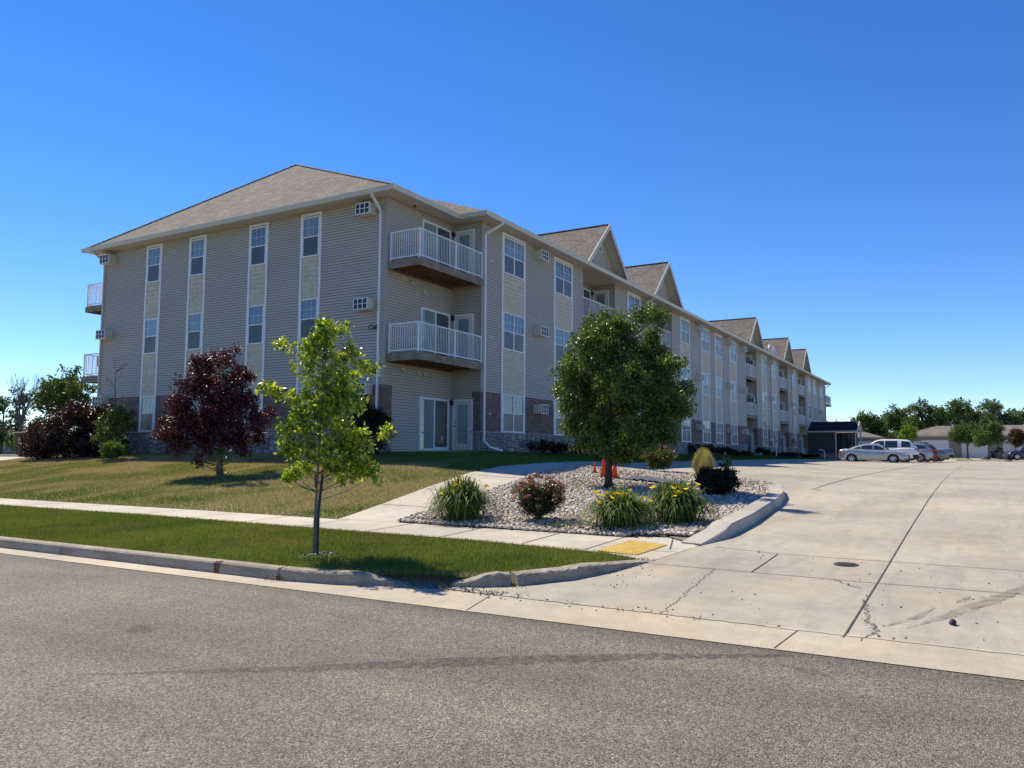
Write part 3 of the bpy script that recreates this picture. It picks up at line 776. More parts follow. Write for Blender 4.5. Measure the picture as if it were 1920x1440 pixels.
def stonewall(mb, a, b, z0, z1, nrm, seed, dmin=.02, fine=1.0):
    r = random.Random(seed); A = Vector((*a, 0)); B = Vector((*b, 0)); L = (B - A).length; d = (B - A).normalized(); n = Vector((*nrm, 0))
    def split(u0, u1, v0, v1):
        w, h = u1 - u0, v1 - v0
        if w > .75 * fine or (w > h * 2.2 and w > .3) or (w > .42 and r.random() < .45):
            c = u0 + w * r.uniform(.35, .65); split(u0, c, v0, v1); split(c, u1, v0, v1); return
        if h > .34 or (h > .22 and r.random() < .5):
            c = v0 + h * r.uniform(.38, .62); split(u0, u1, v0, c); split(u0, u1, c, v1); return
        k = r.random(); base = Vector((.30, .272, .262)) if k < .6 else (Vector((.37, .33, .30)) if k < .85 else Vector((.23, .215, .22)))
        base = base * r.uniform(.75, 1.15); mb.cc = tuple(base); t = dmin + r.uniform(.01, .045); gp = .006
        P = []
        for uu, vv, tt in ((u0 + gp, v0 + gp, 0), (u1 - gp, v0 + gp, 0), (u1 - gp, v1 - gp, 0), (u0 + gp, v1 - gp, 0)): P.append(A + d * uu + n * tt + Vector((0, 0, vv)))
        e = .012
        for uu, vv in ((u0 + gp + e, v0 + gp + e), (u1 - gp - e, v0 + gp + e), (u1 - gp - e, v1 - gp - e), (u0 + gp + e, v1 - gp - e)): P.append(A + d * uu + n * (t + r.uniform(-.006, .006)) + Vector((0, 0, vv)))
        fl = d.cross(n).z > 0
        fs = [(4, 5, 6, 7), (0, 1, 5, 4), (1, 2, 6, 5), (2, 3, 7, 6), (3, 0, 4, 7)]
        mb.add(P, [f[::-1] for f in fs] if fl else fs)
    u = 0
    while u < L - .01:
        w = min(L - u, r.uniform(1.5, 2.4)); split(u, u + w, z0, z1); u += w
ZB, ZC, ZST = 4.12, 2.50, 1.25
# structural body (solid core behind the cladding)
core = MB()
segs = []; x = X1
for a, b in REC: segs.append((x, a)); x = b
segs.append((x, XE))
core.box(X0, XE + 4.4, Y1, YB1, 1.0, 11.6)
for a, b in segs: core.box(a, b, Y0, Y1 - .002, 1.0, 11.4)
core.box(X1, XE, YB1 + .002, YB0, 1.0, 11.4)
bpart(core, 'wall', basic('core_groove_shade', (.07, .062, .055), .9))  # core coloured near black to paint shade into the lap siding grooves
sid = MB()
lap(sid, (X0, Y1), (X0, YB1), ZB, ZS, (-1, 0))
lap(sid, (X0, Y1), (X1, Y1), 1.6, ZS, (0, -1))
lap(sid, (X1, Y0), (X1, Y1), 1.6, ZS, (-1, 0))
for a, b in segs: lap(sid, (a, Y0), (b, Y0), ZB, ZS, (0, -1))
for a, b in REC:
    lap(sid, (a, Y1), (b, Y1), 1.5, ZS, (0, -1)); lap(sid, (b, Y0), (b, Y1), 1.5, ZS, (-1, 0))
lap(sid, (XE, Y0), (XE, Y1), 1.2, ZS, (1, 0)); lap(sid, (XE + 4.4, Y1), (XE + 4.4, YB1), 1.2, ZS, (1, 0)); lap(sid, (XE, Y1), (XE + 4.4, Y1), 1.2, ZS, (0, -1))
lap(sid, (X1, YB0), (XE, YB0), 1.2, ZS, (0, 1)); lap(sid, (X0, YB1), (X1, YB1), 1.2, ZS, (0, 1)); lap(sid, (X1, YB1), (X1, YB0), 1.2, ZS, (-1, 0))
bpart(sid, 'lap_siding', M['siding'])
br = MB()
def slab(mb, a, b, z0, z1, nrm, t):
    n = Vector((*nrm, 0)) * t; x0, x1 = sorted((a[0], b[0])); y0, y1 = sorted((a[1], b[1]))
    mb.box(min(x0, x0 + n.x), max(x1, x1 + n.x) if n.x else x1, min(y0, y0 + n.y), y1 if n.y <= 0 else y1, z0, z1)
br.box(X0 - .05, X0 + .2, Y1 - .05, YB1, ZC, ZB); br.box(X0 + .2, X0 + .42, Y1 - .05, Y1 - .001, ZC, ZB)
for a, b in segs: br.box(a, b, Y0 - .03, Y0 + .1, ZC, ZB)
br.box(X1 - .05, X1 - .001, Y0 - .03, Y0 + .38, ZC, ZB)
for a, b in REC: br.box(b - .05, b - .001, Y0 - .03, Y0 + .38, ZC, ZB)
bpart(br, 'brick_band', M['brick'])
st = MB()
stonewall(st, (X0 - .02, Y1 - .05), (X0 - .02, YB1), ZST, ZC - .06, (-1, 0), 1)
for i, (a, b) in enumerate(segs): stonewall(st, (a, Y0 - .02), (b, Y0 - .02), ZST, ZC - .06, (0, -1), 10 + i, fine=1.0 if i < 3 else 1.5)
stonewall(st, (X1 - .02, Y0 - .03), (X1 - .02, Y0 + .4), ZST, ZC - .06, (-1, 0), 31)
stonewall(st, (X0, Y1 - .02), (X0 + .45, Y1 - .02), ZST, ZC - .06, (0, -1), 32)
bpart(st, 'stone_base', M['stone'], col=True)
cp = MB(); cp.box(X0 - .11, X0 + .1, Y1 - .11, YB1, ZC - .058, ZC)
for a, b in segs: cp.box(a - .02, b, Y0 - .11, Y0 + .1, ZC - .058, ZC)
cp.box(X1 - .11, X1 - .022, Y0 - .11, Y0 + .42, ZC - .06, ZC + .001)
cp.box(X0 + .102, X0 + .47, Y1 - .11, Y1 - .002, ZC - .058, ZC)
bpart(cp, 'stone_cap', M['cap'], bevel=.01)
def cbox(*a):
    cb = MB(); cb.box(*a); bpart(cb, 'corner_board', M['corner'])
def corner(x, y, z0=ZB + .002): cbox(x - .046, x + .07, y - .046, y + .07, z0, ZS)
corner(X0, Y1); corner(X1, Y0); corner(X0, YB1 - .06)
for a, b in REC: cbox(a - .07, a + .02, Y0 - .046, Y0 + .07, ZB + .002, ZS); corner(b, Y0)
cbox(X1 - .07, X1 - .004, Y1 - .07, Y1 - .004, 1.6, ZS)
cbox(XE - .07, XE + .02, Y0 - .046, Y0 + .07, ZB + .002, ZS)

# soffit, gutters
EA, EM, EO = Y1 - .75, Y0 - .6, .6
sf = MB(); sf.box(X0 - EO, X1 - .65, EA, YB1 + .75, ZS, ZS + .03); sf.box(X1 - .65 + .001, XE + .65, EM, YB0 + .6, ZS - .001, ZS + .03)
sf.box(XE + .652, XE + 5, EA, YB1 + .75, ZS, ZS + .03)
for k in range(0, 420):   # vented soffit ribs
    x = X1 - .6 + k * .2
    if x < 60: sf.box(x, x + .012, EM + .12, Y0 - .02, ZS - .006, ZS - .0012)
for k in range(0, 94):
    y = Y1 - .6 + k * .2; sf.box(X0 - EO + .1, X0 - .02, y, y + .012, ZS - .006, ZS - .0012)
for k in range(0, 20):
    x = X0 - .4 + k * .2; sf.box(x, x + .012, EA + .1, Y1 - .02, ZS - .006, ZS - .0012)
bpart(sf, 'soffit', M['soffit'])
gt = MB()
def gut_run(a, b, n):
    """K style gutter along a-b with outward normal n"""
    A = Vector((*a, 0)); B = Vector((*b, 0)); n = Vector((*n, 0)); prof = [(0, -.02), (.0, .17), (.012, .17), (.012, .03), (.10, .03), (.13, .16), (.145, .16), (.105, -.02)]
    d = (B - A).normalized(); ext = .13
    vs = [A + n * p + Vector((0, 0, ZS + q)) for p, q in prof] + [B + n * p + Vector((0, 0, ZS + q)) for p, q in prof]; m = len(prof)
    fs = [(k, (k + 1) % m, m + (k + 1) % m, m + k) for k in range(m)] + [tuple(range(m))[::-1], tuple(range(m, 2 * m))]
    gt.add(vs, fs if d.cross(n).z < 0 else [f[::-1] for f in fs])
gut_run((X0 - EO, EA - .13), (X0 - EO, YB1 + .88), (-1, 0)); gut_run((X0 - EO, EA), (X1 - .65, EA), (0, -1))
gut_run((X1 - .65, EM - .13), (X1 - .65, EA), (-1, 0)); gut_run((X1 - .65, EM), (XE + .65, EM), (0, -1))
gut_run((XE + .65, EM - .13), (XE + .65, EA), (1, 0))
bpart(gt, 'gutter', M['almond'])
ds = []
def downspout(pts, mat='almond'):
    m = MB(); P = [Vector(p) for p in pts]
    for a, b in zip(P[:-1], P[1:]):
        d = (b - a).normalized(); e = .035
        u = Vector((1, 0, 0)) if abs(d.x) < .5 else Vector((0, 1, 0)); v = d.cross(u).normalized(); u = v.cross(d).normalized()
        a2 = a - d * .02; b2 = b + d * .02
        m.add([q + u * s * .045 + v * t * .038 for q in (a2, b2) for s, t in ((-1, -1), (1, -1), (1, 1), (-1, 1))],
              [(0, 3, 2, 1), (4, 5, 6, 7), (0, 1, 5, 4), (1, 2, 6, 5), (2, 3, 7, 6), (3, 0, 4, 7)])
    for z in (9.6, 6.4, 3.2):
        q = P[-2] if len(P) > 3 else P[-1]; m.box(q.x - .055, q.x + .055, q.y - .048, q.y + .048, z, z + .03)
    o = bpart(m, 'downspout', M['white' if mat == 'white' else 'almond'])
downspout([(X0 - EO - .05, 19.15, ZS + .02), (X0 - EO - .05, 19.15, ZS - .1), (X0 - .07, 19.2, 10.75), (X0 - .07, 19.2, 1.9)], 'white')
downspout([(X0 - EO - .05, 36.5, ZS + .02), (X0 - EO - .05, 36.5, ZS - .1), (X0 - .07, 36.48, 10.8), (X0 - .07, 36.48, 1.9)])
downspout([(27.95, EM - .06, ZS + .02), (27.95, EM - .06, ZS - .1), (27.56, Y0 - .08, 10.75), (27.56, Y0 - .08, 2.1), (27.75, Y0 - .25, 1.85), (28.35, Y0 - .45, 1.72)], 'white')
for x in (45.7, 63.7, 81.0, 91.2, 113.7):
    downspout([(x + .4, EM - .06, ZS + .02), (x + .4, EM - .06, ZS - .1), (x, Y0 - .08, 10.75), (x, Y0 - .08, 1.6)])

# roofs
def hip(mb, xa, xb, ya, yb, e, kx, ky, end=True):
    ym = (ya + yb) / 2; rz = e + (ym - ya) * ky; rx = (rz - e) / kx
    A = [(xa, ya, e), (xb, ya, e), (xb, yb, e), (xa, yb, e)]; R = [(xa + rx, ym, rz), (xb - (rx if end else 0), ym, rz)]
    mb.add(A + R, [(0, 4, 3), (0, 1, 5, 4), (2, 3, 4, 5), (1, 2, 5), (0, 3, 2, 1)]); return R
rf = MB(); KX, KY = .889, .411
RA = hip(rf, X0 - EO, 46, EA, YB1 + .75, ZS + .17, KX, KY, False)
RM = hip(rf, X1 - .65, XE + .65, EM, YB0 + .6, ZS + .172, KX, KY)
RE = hip(rf, XE - 20, XE + 5, EA, YB1 + .75, ZS + .17, KX, KY)
bpart(rf, 'roof', M['shingle'])
rc = MB()
for a, b in (((X0 - EO, EA, ZS + .17), RA[0]), ((X0 - EO, YB1 + .75, ZS + .17), RA[0])):
    rc.tube([Vector(a) + Vector((0, 0, .01)), Vector(b) + Vector((0, 0, .01))], .045, 6)
bpart(rc, 'hip_cap', M['shingle'])
# gables
for i, gx in enumerate((39.35, 49.1, 73.0, 87.22, 97.45)):
    ho = empty('gable', Vector((gx, Y0, ZS + .2)) - RL); ho.parent = ROOT
    hw, rise, y0, y1 = 2.8, 2.62, EM - .02 - Y0, 6.3; z0 = 0.02
    m = MB(); th = .10
    for s in (-1, 1):
        a = (s * hw, y0, z0); b = (0, y0, z0 + rise); c = (0, y1, z0 + rise); d = (s * hw, y1, z0)
        up = Vector((s * rise, 0, hw)).normalized() * th
        V = [Vector(p) for p in (a, b, c, d)]; V += [v - up for v in V]
        fs = [(0, 1, 2, 3), (7, 6, 5, 4), (0, 4, 5, 1), (2, 6, 7, 3), (3, 7, 4, 0)]
        m.add(V, fs if s > 0 else [f[::-1] for f in fs])
    m.build('gable_roof', M['shingle'], ho)
    m = MB()
    for s in (-1, 1):
        up = Vector((s * rise, 0, hw)).normalized()
        for (t0, t1, yy0, yy1) in ((-.02, .20, y0 - .045, y0 - .001),):
            P = []
            for q in (Vector((s * (hw + .0), 0, z0 - .02)), Vector((0, 0, z0 + rise))):
                for t in (t0, t1):
                    for yy in (yy0, yy1): P.append(q + Vector((0, yy, 0)) - up * t if q.x else Vector((0, yy, q.z - t / up.z)))
            fs = [(0, 1, 3, 2), (4, 6, 7, 5), (0, 4, 5, 1), (2, 3, 7, 6), (0, 2, 6, 4), (1, 5, 7, 3)]
            m.add(P, fs if s < 0 else [f[::-1] for f in fs])
    m.build('rake_board', M['almond'], ho)
    m = MB()                                    # raking soffits
    for s in (-1, 1):
        up = Vector((s * rise, 0, hw)).normalized() * (th + .012)
        q = [Vector((s * hw, y0, z0)) - up, Vector((0, y0, z0 + rise - (th + .012) * 1.37)), Vector((0, .1, z0 + rise - (th + .012) * 1.37)), Vector((s * hw, .1, z0)) - up]
        m.quad(*(q if s < 0 else q[::-1]))
    m.build('rake_soffit', M['soffit'], ho)
    m = MB(); zz = -.1
    while zz < rise - .25:                        # lap boards cut to the triangle
        hw0 = hw * (1 - (zz + .16) / rise); hw1 = hw * (1 - (zz + .262) / rise)
        if hw1 <= 0: break
        m.quad((-hw0, -.016, zz), (hw0, -.016, zz), (hw1, -.003, zz + .102), (-hw1, -.003, zz + .102)); m.quad((-hw0, 0, zz), (hw0, 0, zz), (hw0, -.016, zz), (-hw0, -.016, zz)); zz += .102
    m.build('gable_wall', M['siding'], ho)
    m = MB(); m.tube([(0, y0 + .06, z0 + rise + .0), (0, y1, z0 + rise + .0)], .06, 6); m.build('ridge_cap', M['ridge'], ho)
    m = MB(); R = .24
    ring = [(R * math.cos(t), R * math.sin(t)) for t in [2 * math.pi * k / 24 for k in range(25)]]
    m.tube([(a, -.04, 1.42 + b) for a, b in ring], .035, 6, False)
    v = m.build('gable_vent', M['white'], ho)
    m = MB()
    for k in range(-5, 6):
        h = math.sqrt(max(0, .22 ** 2 - (k * .04) ** 2)); m.add([(-h, -.02, 1.42 + k * .04 + .02), (h, -.02, 1.42 + k * .04 + .02), (h, -.045, 1.42 + k * .04 - .012), (-h, -.045, 1.42 + k * .04 - .012)], [(0, 1, 2, 3)])
    m.build('louvre', M['almond'], v)

# windows -----------------------------------------------------------
WZ = [(2.50, 4.16), (6.06, 7.70), (9.40, 11.06)]
def window_meshes(w, units):
    h = 1.64; f = MB(); ft = .055; d = .05
    f.box(-w / 2, -w / 2 + ft, -d, 0, 0, h); f.box(w / 2 - ft, w / 2, -d, 0, 0, h)
    f.box(-w / 2 + ft, w / 2 - ft, -d, 0, h - ft, h); f.box(-w / 2 + ft, w / 2 - ft, -d - .012, 0, 0, ft)
    uw = (w - 2 * ft) / units; mu = .025; up = MB(); lo = MB()
    for k in range(units):
        a = -w / 2 + ft + k * uw; b = a + uw
        if k: f.box(a - mu, a + mu, -d + .001, 0, ft, h - ft)
        a2 = a + (mu if k else 0); b2 = b - (mu if k < units - 1 else 0)
        f.box(a2, b2, -d + .004, 0, h / 2 - .022, h / 2 + .022)
        f.box(a2, a2 + .022, -d + .012, 0, ft, h / 2 - .022); f.box(b2 - .022, b2, -d + .012, 0, ft, h / 2 - .022)
        for t in (1 / 3, 2 / 3): f.box(a2 + (b2 - a2) * t - .006, a2 + (b2 - a2) * t + .006, -.026, -.018, h / 2 + .022, h - ft)
        zc = (h / 2 + h - ft) / 2; f.box(a2, b2, -.027, -.019, zc - .006, zc + .006)
        up.box(a2, b2, -.018, -.004, h / 2 + .022, h - ft); lo.box(a2 + .022, b2 - .022, -.020, -.004, ft, h / 2 - .022)
    return f.mesh('window_frame', M['trim']), up.mesh('upper_pane', M['blind']), lo.mesh('lower_pane', M['screen'])
WD = window_meshes(1.85, 2); WS = window_meshes(.94, 1)
def add_window(x, y, z, rz, meshes):
    o = put('window', meshes[0], (x, y, z), rz)
    link('upper_pane', meshes[1], o); link('lower_pane', meshes[2], o)
def bay(c, kind):
    """one column of windows: trim boards, tan shake panels, three windows"""
    w = 1.85 if kind == 'x' else .94; tw = .10
    t = MB(); s = MB()
    def B(m, u0, u1, d0, d1, z0, z1):
        if kind == 'x': m.box(u0, u1, Y0 - d1, Y0 - d0, z0, z1)
        else: m.box(X0 - d1, X0 - d0, u0, u1, z0, z1)
    for sgn in (-1, 1):
        u = c + sgn * (w / 2 + tw / 2); B(t, u - tw / 2, u + tw / 2, -.02, .074, ZC, 11.10)
    B(t, c - w / 2 - tw, c + w / 2 + tw, -.02, .078, 11.10, 11.20)
    B(t, c - w / 2 - tw - .02, c + w / 2 + tw + .02, -.02, .088, ZC - .015, ZC + .03)
    bpart(t, 'window_trim', M['trim'])
    for (a, b), (a2, b2) in zip(WZ[:-1], WZ[1:]):
        s = MB()
        z = b + .0; n = 9; e = (a2 - b) / n
        for k in range(n):
            z0 = b + k * e; z1 = z0 + e
            if kind == 'x':
                s.quad((c - w / 2, Y0 - .066, z0), (c + w / 2, Y0 - .066, z0), (c + w / 2, Y0 - .050, z1), (c - w / 2, Y0 - .050, z1)); s.quad((c - w / 2, Y0, z0), (c + w / 2, Y0, z0), (c + w / 2, Y0 - .066, z0), (c - w / 2, Y0 - .066, z0))
            else:
                s.quad((X0 - .066, c + w / 2, z0), (X0 - .066, c - w / 2, z0), (X0 - .050, c - w / 2, z1), (X0 - .050, c + w / 2, z1)); s.quad((X0, c + w / 2, z0), (X0, c - w / 2, z0), (X0 - .066, c - w / 2, z0), (X0 - .066, c + w / 2, z0))
        bpart(s, 'shake_panel', M['shake'])
    for a, b in WZ:
        if kind == 'x': add_window(c, Y0 - .036, a + .01, 0, WD)
        else: add_window(X0 - .036, c, a + .01, -math.pi / 2, WS)
for c in (32.70, 29.66, 25.80, 22.80): bay(c, 'y')
BX = [29.98, 34.87, 44.32, 53.97, 58.8, 62.35, 66.7, 77.97, 82.3, 92.3, 101.9, 105.7, 110.8]
for c in BX: bay(c, 'x')

# air conditioners ---------------------------------------------------
def ac_meshes():
    b = MB(); b.box(-.35, .35, -.42, 0, 0, .43)
    f = MB(); f.box(-.35, .35, -.445, -.421, 0, .03); f.box(-.35, .35, -.445, -.421, .40, .43)
    for x in (-.35, -.135, .095, .32): f.box(x, x + .03, -.445, -.421, .03, .40)
    f.box(-.32, .32, -.443, -.4212, .205, .225)
    d = MB(); d.box(-.33, .33, -.428, -.4205, .02, .41)
    return b.mesh('air_conditioner', M['almond']), f.mesh('front_frame', M['trim']), d.mesh('grille', M['dark'])
AC = ac_meshes()
def ac(x, y, z, rz=0.):
    o = put('air_conditioner', AC[0], (x, y, z), rz); link('front_frame', AC[1], o); link('grille', AC[2], o)
for z in (10.62, 6.95, 3.75):
    for y in (19.80, 35.98): ac(X0 - .01, y, z, -math.pi / 2)
for x in (32.2, 46.6, 56.7, 64.95, 69.6, 80.4, 90.6, 109.0):
    for k, z in enumerate((10.6, 7.02, 3.42)): ac(x, Y0 - .01, z)
for z in (10.0, 6.5): ac(75.04, 18.0, z, -math.pi / 2)

# doors, balconies ----------------------------------------------------
def slider_meshes():
    w, h = 2.0, 2.12; f = MB()
    f.box(-w / 2, -w / 2 + .08, -.05, 0, 0, h); f.box(w / 2 - .08, w / 2, -.05, 0, 0, h); f.box(-w / 2 + .08, w / 2 - .08, -.05, 0, h - .09, h); f.box(-w / 2 + .08, w / 2 - .08, -.05, 0, 0, .08)
    f.box(-.035, .035, -.045, 0, .08, h - .09); f.box(.035, w / 2 - .08, -.035, 0, .08, .14); f.box(.86, .89, -.06, -.04, .95, 1.15)
    a = MB(); a.box(-w / 2 + .08, -.035, -.02, -.004, .08, h - .09)
    b = MB(); b.box(.035, w / 2 - .08, -.012, -.003, .14, h - .09)
    return f.mesh('sliding_door', M['trim']), a.mesh('fixed_pane', M['curtain']), b.mesh('open_pane', M['glass'])
def door_meshes():
    w, h = 1.0, 2.1; f = MB(); f.box(-w / 2, -w / 2 + .07, -.04, 0, 0, h); f.box(w / 2 - .07, w / 2, -.04, 0, 0, h); f.box(-w / 2 + .07, w / 2 - .07, -.04, 0, h - .07, h)
    l = MB(); l.box(-w / 2 + .07, w / 2 - .07, -.022, -.003, .01, h - .07)
    for (a, b, c, d) in ((-.27, -.25, .25, 1.9), (.25, .27, .25, 1.9), (-.25, .25, .25, .27), (-.25, .25, 1.88, 1.9)): l.box(a, b, -.032, -.0221, c, d)
    gl = MB(); gl.box(-.249, .249, -.028, -.0222, .271, 1.879)
    k = MB(); k.ball((-.36, -.06, 1.0), .03, 8, 6); k.tube([(-.36, -.02, 1.0), (-.36, -.06, 1.0)], .012, 6); k.disc((-.36, -.03, 1.16), (0, 1, 0), .028, .02, 10)
    return f.mesh('door_frame', M['trim']), l.mesh('door_leaf', M['doorpaint']), gl.mesh('door_glass', M['doorglass']), k.mesh('door_handle', M['black'], True)
SD, ED = slider_meshes(), door_meshes()
def lantern():
    m = MB(); m.box(-.05, .05, -.02, 0, -.09, .09); m.tube([(0, -.02, .04), (0, -.1, .08)], .012, 6); m.tube([(0, -.1, -.12), (0, -.1, .05), (0, -.1, .1)], [.05, .07, .01], 8); return m.mesh('wall_lantern', M['black'])
LN = lantern()
def doors(x, z, side):
    o = put('sliding_door', SD[0], (x - 1.27, Y1 - .036, z)); link('fixed_pane', SD[1], o); link('open_pane', SD[2], o)
    o = put('entry_door', ED[0], (x - .036, Y1 - .62, z + .02), -math.pi / 2)
    for n, m in zip(('door_leaf', 'door_glass', 'door_handle'), ED[1:]): link(n, m, o)
    put('wall_lantern', LN, (x - .12, Y1 - .036, z + 2.0))
def balcony_mesh(w, d, left_open):
    """deck, joists, railing; local origin at back left corner on the wall, -Y outward"""
    dk = MB(); dk.box(0, w, -d, 0, .30, .335)
    fa = MB(); fa.box(-.02, w, -d - .04, -d, .03, .31)
    if left_open: fa.box(-.04, -.001, -d - .04, 0, .03, .31)
    jo = MB()
    for k in range(1, int(w / .4) + 1): jo.box(k * .4 - .02, k * .4 + .02, -d + .001, -.03, .06, .298)
    jo.box(.001, w - .001, -.03, -.001, .02, .298)
    ra = MB(); z0, z1 = .42, 1.42; r = .02
    def rail(a, b):
        for z in (z0, z1):
            ra.box(min(a[0], b[0]) - .018, max(a[0], b[0]) + .018, min(a[1], b[1]) - .018, max(a[1], b[1]) + .018, z - .022, z + .022)
    def post(x, y): ra.box(x - .025, x + .025, y - .025, y + .025, .30, z1 + .03)
    yy = -d + .03
    rail((.02, yy), (w - .04, yy)); post(.02, yy); post(w - .04, yy); post(w * .55, yy)
    for k in range(1, int(w / .105)): ra.box(k * .105 + .012, k * .105 + .028, yy - .008, yy + .008, z0, z1)
    if left_open:
        rail((.02, yy), (.02, -.1)); post(.02, -.1)
        for k in range(1, int(d / .105)): ra.box(.012, .028, yy + k * .105 - .008, yy + k * .105 + .008, z0, z1)
    return fa.mesh('balcony', M['wood']), dk.mesh('deck', M['wood']), jo.mesh('joists', M['joist']), ra.mesh('railing', M['white'])
ZD = {2: 4.90, 3: 8.40}; ZDOOR = {1: 1.70, 2: 5.28, 3: 8.86}
BC = balcony_mesh(X1 - X0 - .05 - .05, 1.48, True)
def add_balcony(x, y, z, ms, rz=0., sx=1):
    o = put('balcony', ms[0], (x, y, z), rz)
    if sx < 0: o.scale = (1, -1, 1)
    for n, m in zip(('deck', 'joists', 'railing'), ms[1:]): link(n, m, o)
for s in (2, 3):
    add_balcony(X0 + .08, Y1 - .036, ZD[s] + .06, BC)
    add_balcony(X0 + .12, YB1 + .1, ZD[s] + .06, BC, 0, -1)
    add_balcony(XE + .02, Y1 - .036, ZD[s], BC)
BR = balcony_mesh(4.0, 1.40, False)
for a, b in REC:
    for s in (2, 3):
        m = balcony_mesh(b - a - .03, 1.40, False); add_balcony(a + .01, Y1 - .036, ZD[s], m)
for s in (1, 2, 3):
    doors(X1, ZDOOR[s], 0)
    for a, b in REC: doors(b, ZDOOR[s] - (0 if s > 1 else .1), 0)
m = MB()                                        # small fittings under the upper decks
for (x, y, z) in ((23.9, Y1 - .1, 8.30), (24.5, Y1 - .1, 8.2), (25.3, Y1 - .1, 7.95), (24.0, Y1 - .1, 4.75), (25.0, Y1 - .1, 4.7), (25.35, Y1 - .1, 4.7)):
    m.box(x - .05, x + .05, y - .02, y + .08, z, z + .09); m.tube([(x, y, z + .02), (x + .08, y - .08, z - .06)], .03, 6)
bpart(m, 'floodlight', M['almond'])
m = MB(); m.box(X1 - .75, X1 - .65, Y1 - .05, Y1 - .02, 2.1, 2.28); bpart(m, 'outlet_box', M['almond'])
m = MB(); m.tube([(24.3, Y1 - .3, ZS - .05), (24.3, Y1 - .3, ZS)], .04, 8); m.ball((24.3, Y1 - .3, ZS - .07), .035, 8, 6); bpart(m, 'soffit_sensor', M['black'])
# letters on the end wall (most of the name is hidden by the young tree)
cu = bpy.data.curves.new('letters', 'FONT'); cu.body = "Cell"; cu.size = .27; cu.extrude = .012; cu.shear = .35
to = bpy.data.objects.new('letters_tmp', cu); COL.objects.link(to)
dg = bpy.context.evaluated_depsgraph_get(); me = bpy.data.meshes.new_from_object(to.evaluated_get(dg)); bpy.data.objects.remove(to)
me.materials.clear(); me.materials.append(M['black'])
o = put('sign_letters', me, (X0 - .05, 19.74, 6.22)); o.rotation_euler = (math.pi / 2, 0, -math.pi / 2)
# meter pipes, vents on the long facade
m = MB(); m.tube([(77.5, Y0 - .12, 4.75), (77.9, Y0 - .12, 4.5), (78.1, Y0 - .12, 4.3), (78.3, Y0 - .12, 3.4)], .07, 8); m.tube([(80.4, Y0 - .12, 4.5), (79.9, Y0 - .12, 4.5), (79.9, Y0 - .12, 3.4)], .05, 8); m.box(79.6, 80.6, Y0 - .3, Y0 - .04, 3.0, 3.35)
bpart(m, 'vent_pipe', M['almond'])
for xa, xb in ((90.9, 91.5), (81.2, 81.7)):
    m = MB(); m.box(xa, xb, Y0 - .25, Y0 - .04, 2.95, 3.65); bpart(m, 'meter_box', M.setdefault('meter', basic('meter_grey', (.22, .23, .23), .5)))

# entrance porch ------------------------------------------------------
pr = empty('entrance_porch', Vector((100, 14.8, 1.14)) - RL); pr.parent = ROOT
PO = Vector((100, 14.8, 1.14))
def pp(mb, name, mat, **k): return mb.build(name, mat, pr, tuple(-PO), **k)
m = MB(); m.add([(99.85, 17.45, 4.55), (99.85, 12.0, 4.55), (102.4, 12.0, 5.75), (102.4, 17.45, 5.75), (104.95, 12.0, 4.55), (104.95, 17.45, 4.55)], [(0, 3, 2, 1)[::-1][::-1], (3, 5, 4, 2), (1, 2, 4), (0, 1, 4, 5)])
pp(m, 'porch_roof', basic('dark_shingles', (.012, .012, .016), .95, var=.3))
m = MB(); m.add([(100.0, 11.98, 4.62), (102.4, 11.98, 5.68), (104.8, 11.98, 4.62)], [(0, 2, 1)]); pp(m, 'porch_gable', M['siding'])
m = MB()
for a, b in (((99.85, 11.96, 4.5), (102.4, 11.96, 5.72)), ((104.95, 11.96, 4.5), (102.4, 11.96, 5.72))): m.tube([a, b], .07, 4)
m.box(99.78, 99.9, 12.0, 17.4, 4.38, 4.56); m.box(99.9, 104.9, 11.93, 12.03, 4.38, 4.52); pp(m, 'porch_fascia', M['almond'])
m = MB(); m.box(100.0, 100.18, 14.42, 17.45, 1.9, 4.4); pp(m, 'porch_wall', basic('porch_siding_dark', (.055, .055, .06), .8))
m = MB(); m.cc = (.2, .19, .19); stonewall(m, (99.98, 14.42), (99.98, 17.4), 1.1, 1.9, (-1, 0), 77); m.box(100.0, 100.18, 14.42, 17.45, 1.1, 1.9); pp(m, 'porch_stone', M['stone'], col=True)
for y in (14.3, 12.15):
    m = MB(); m.box(99.9, 100.06, y - .07, y + .07, 1.05, 4.4); pp(m, 'porch_column', M['almond'])
m = MB(); m.box(104.75, 104.9, 12.1, 12.24, 1.05, 4.4); pp(m, 'porch_column', M['almond'])
m = MB(); m.box(103.0, 103.04, 12.3, 17.4, 1.1, 4.4); pp(m, 'porch_glazing', M['glass'])
m = MB(); m.box(102.94, 102.99, 14.3, 14.4, 1.1, 4.4); m.box(102.94, 102.99, 13.0, 13.1, 1.1, 4.4); m.box(102.94, 102.99, 12.3, 17.4, 3.4, 3.5); pp(m, 'glazing_frame', basic('bronze_frame', (.05, .04, .035), .5))

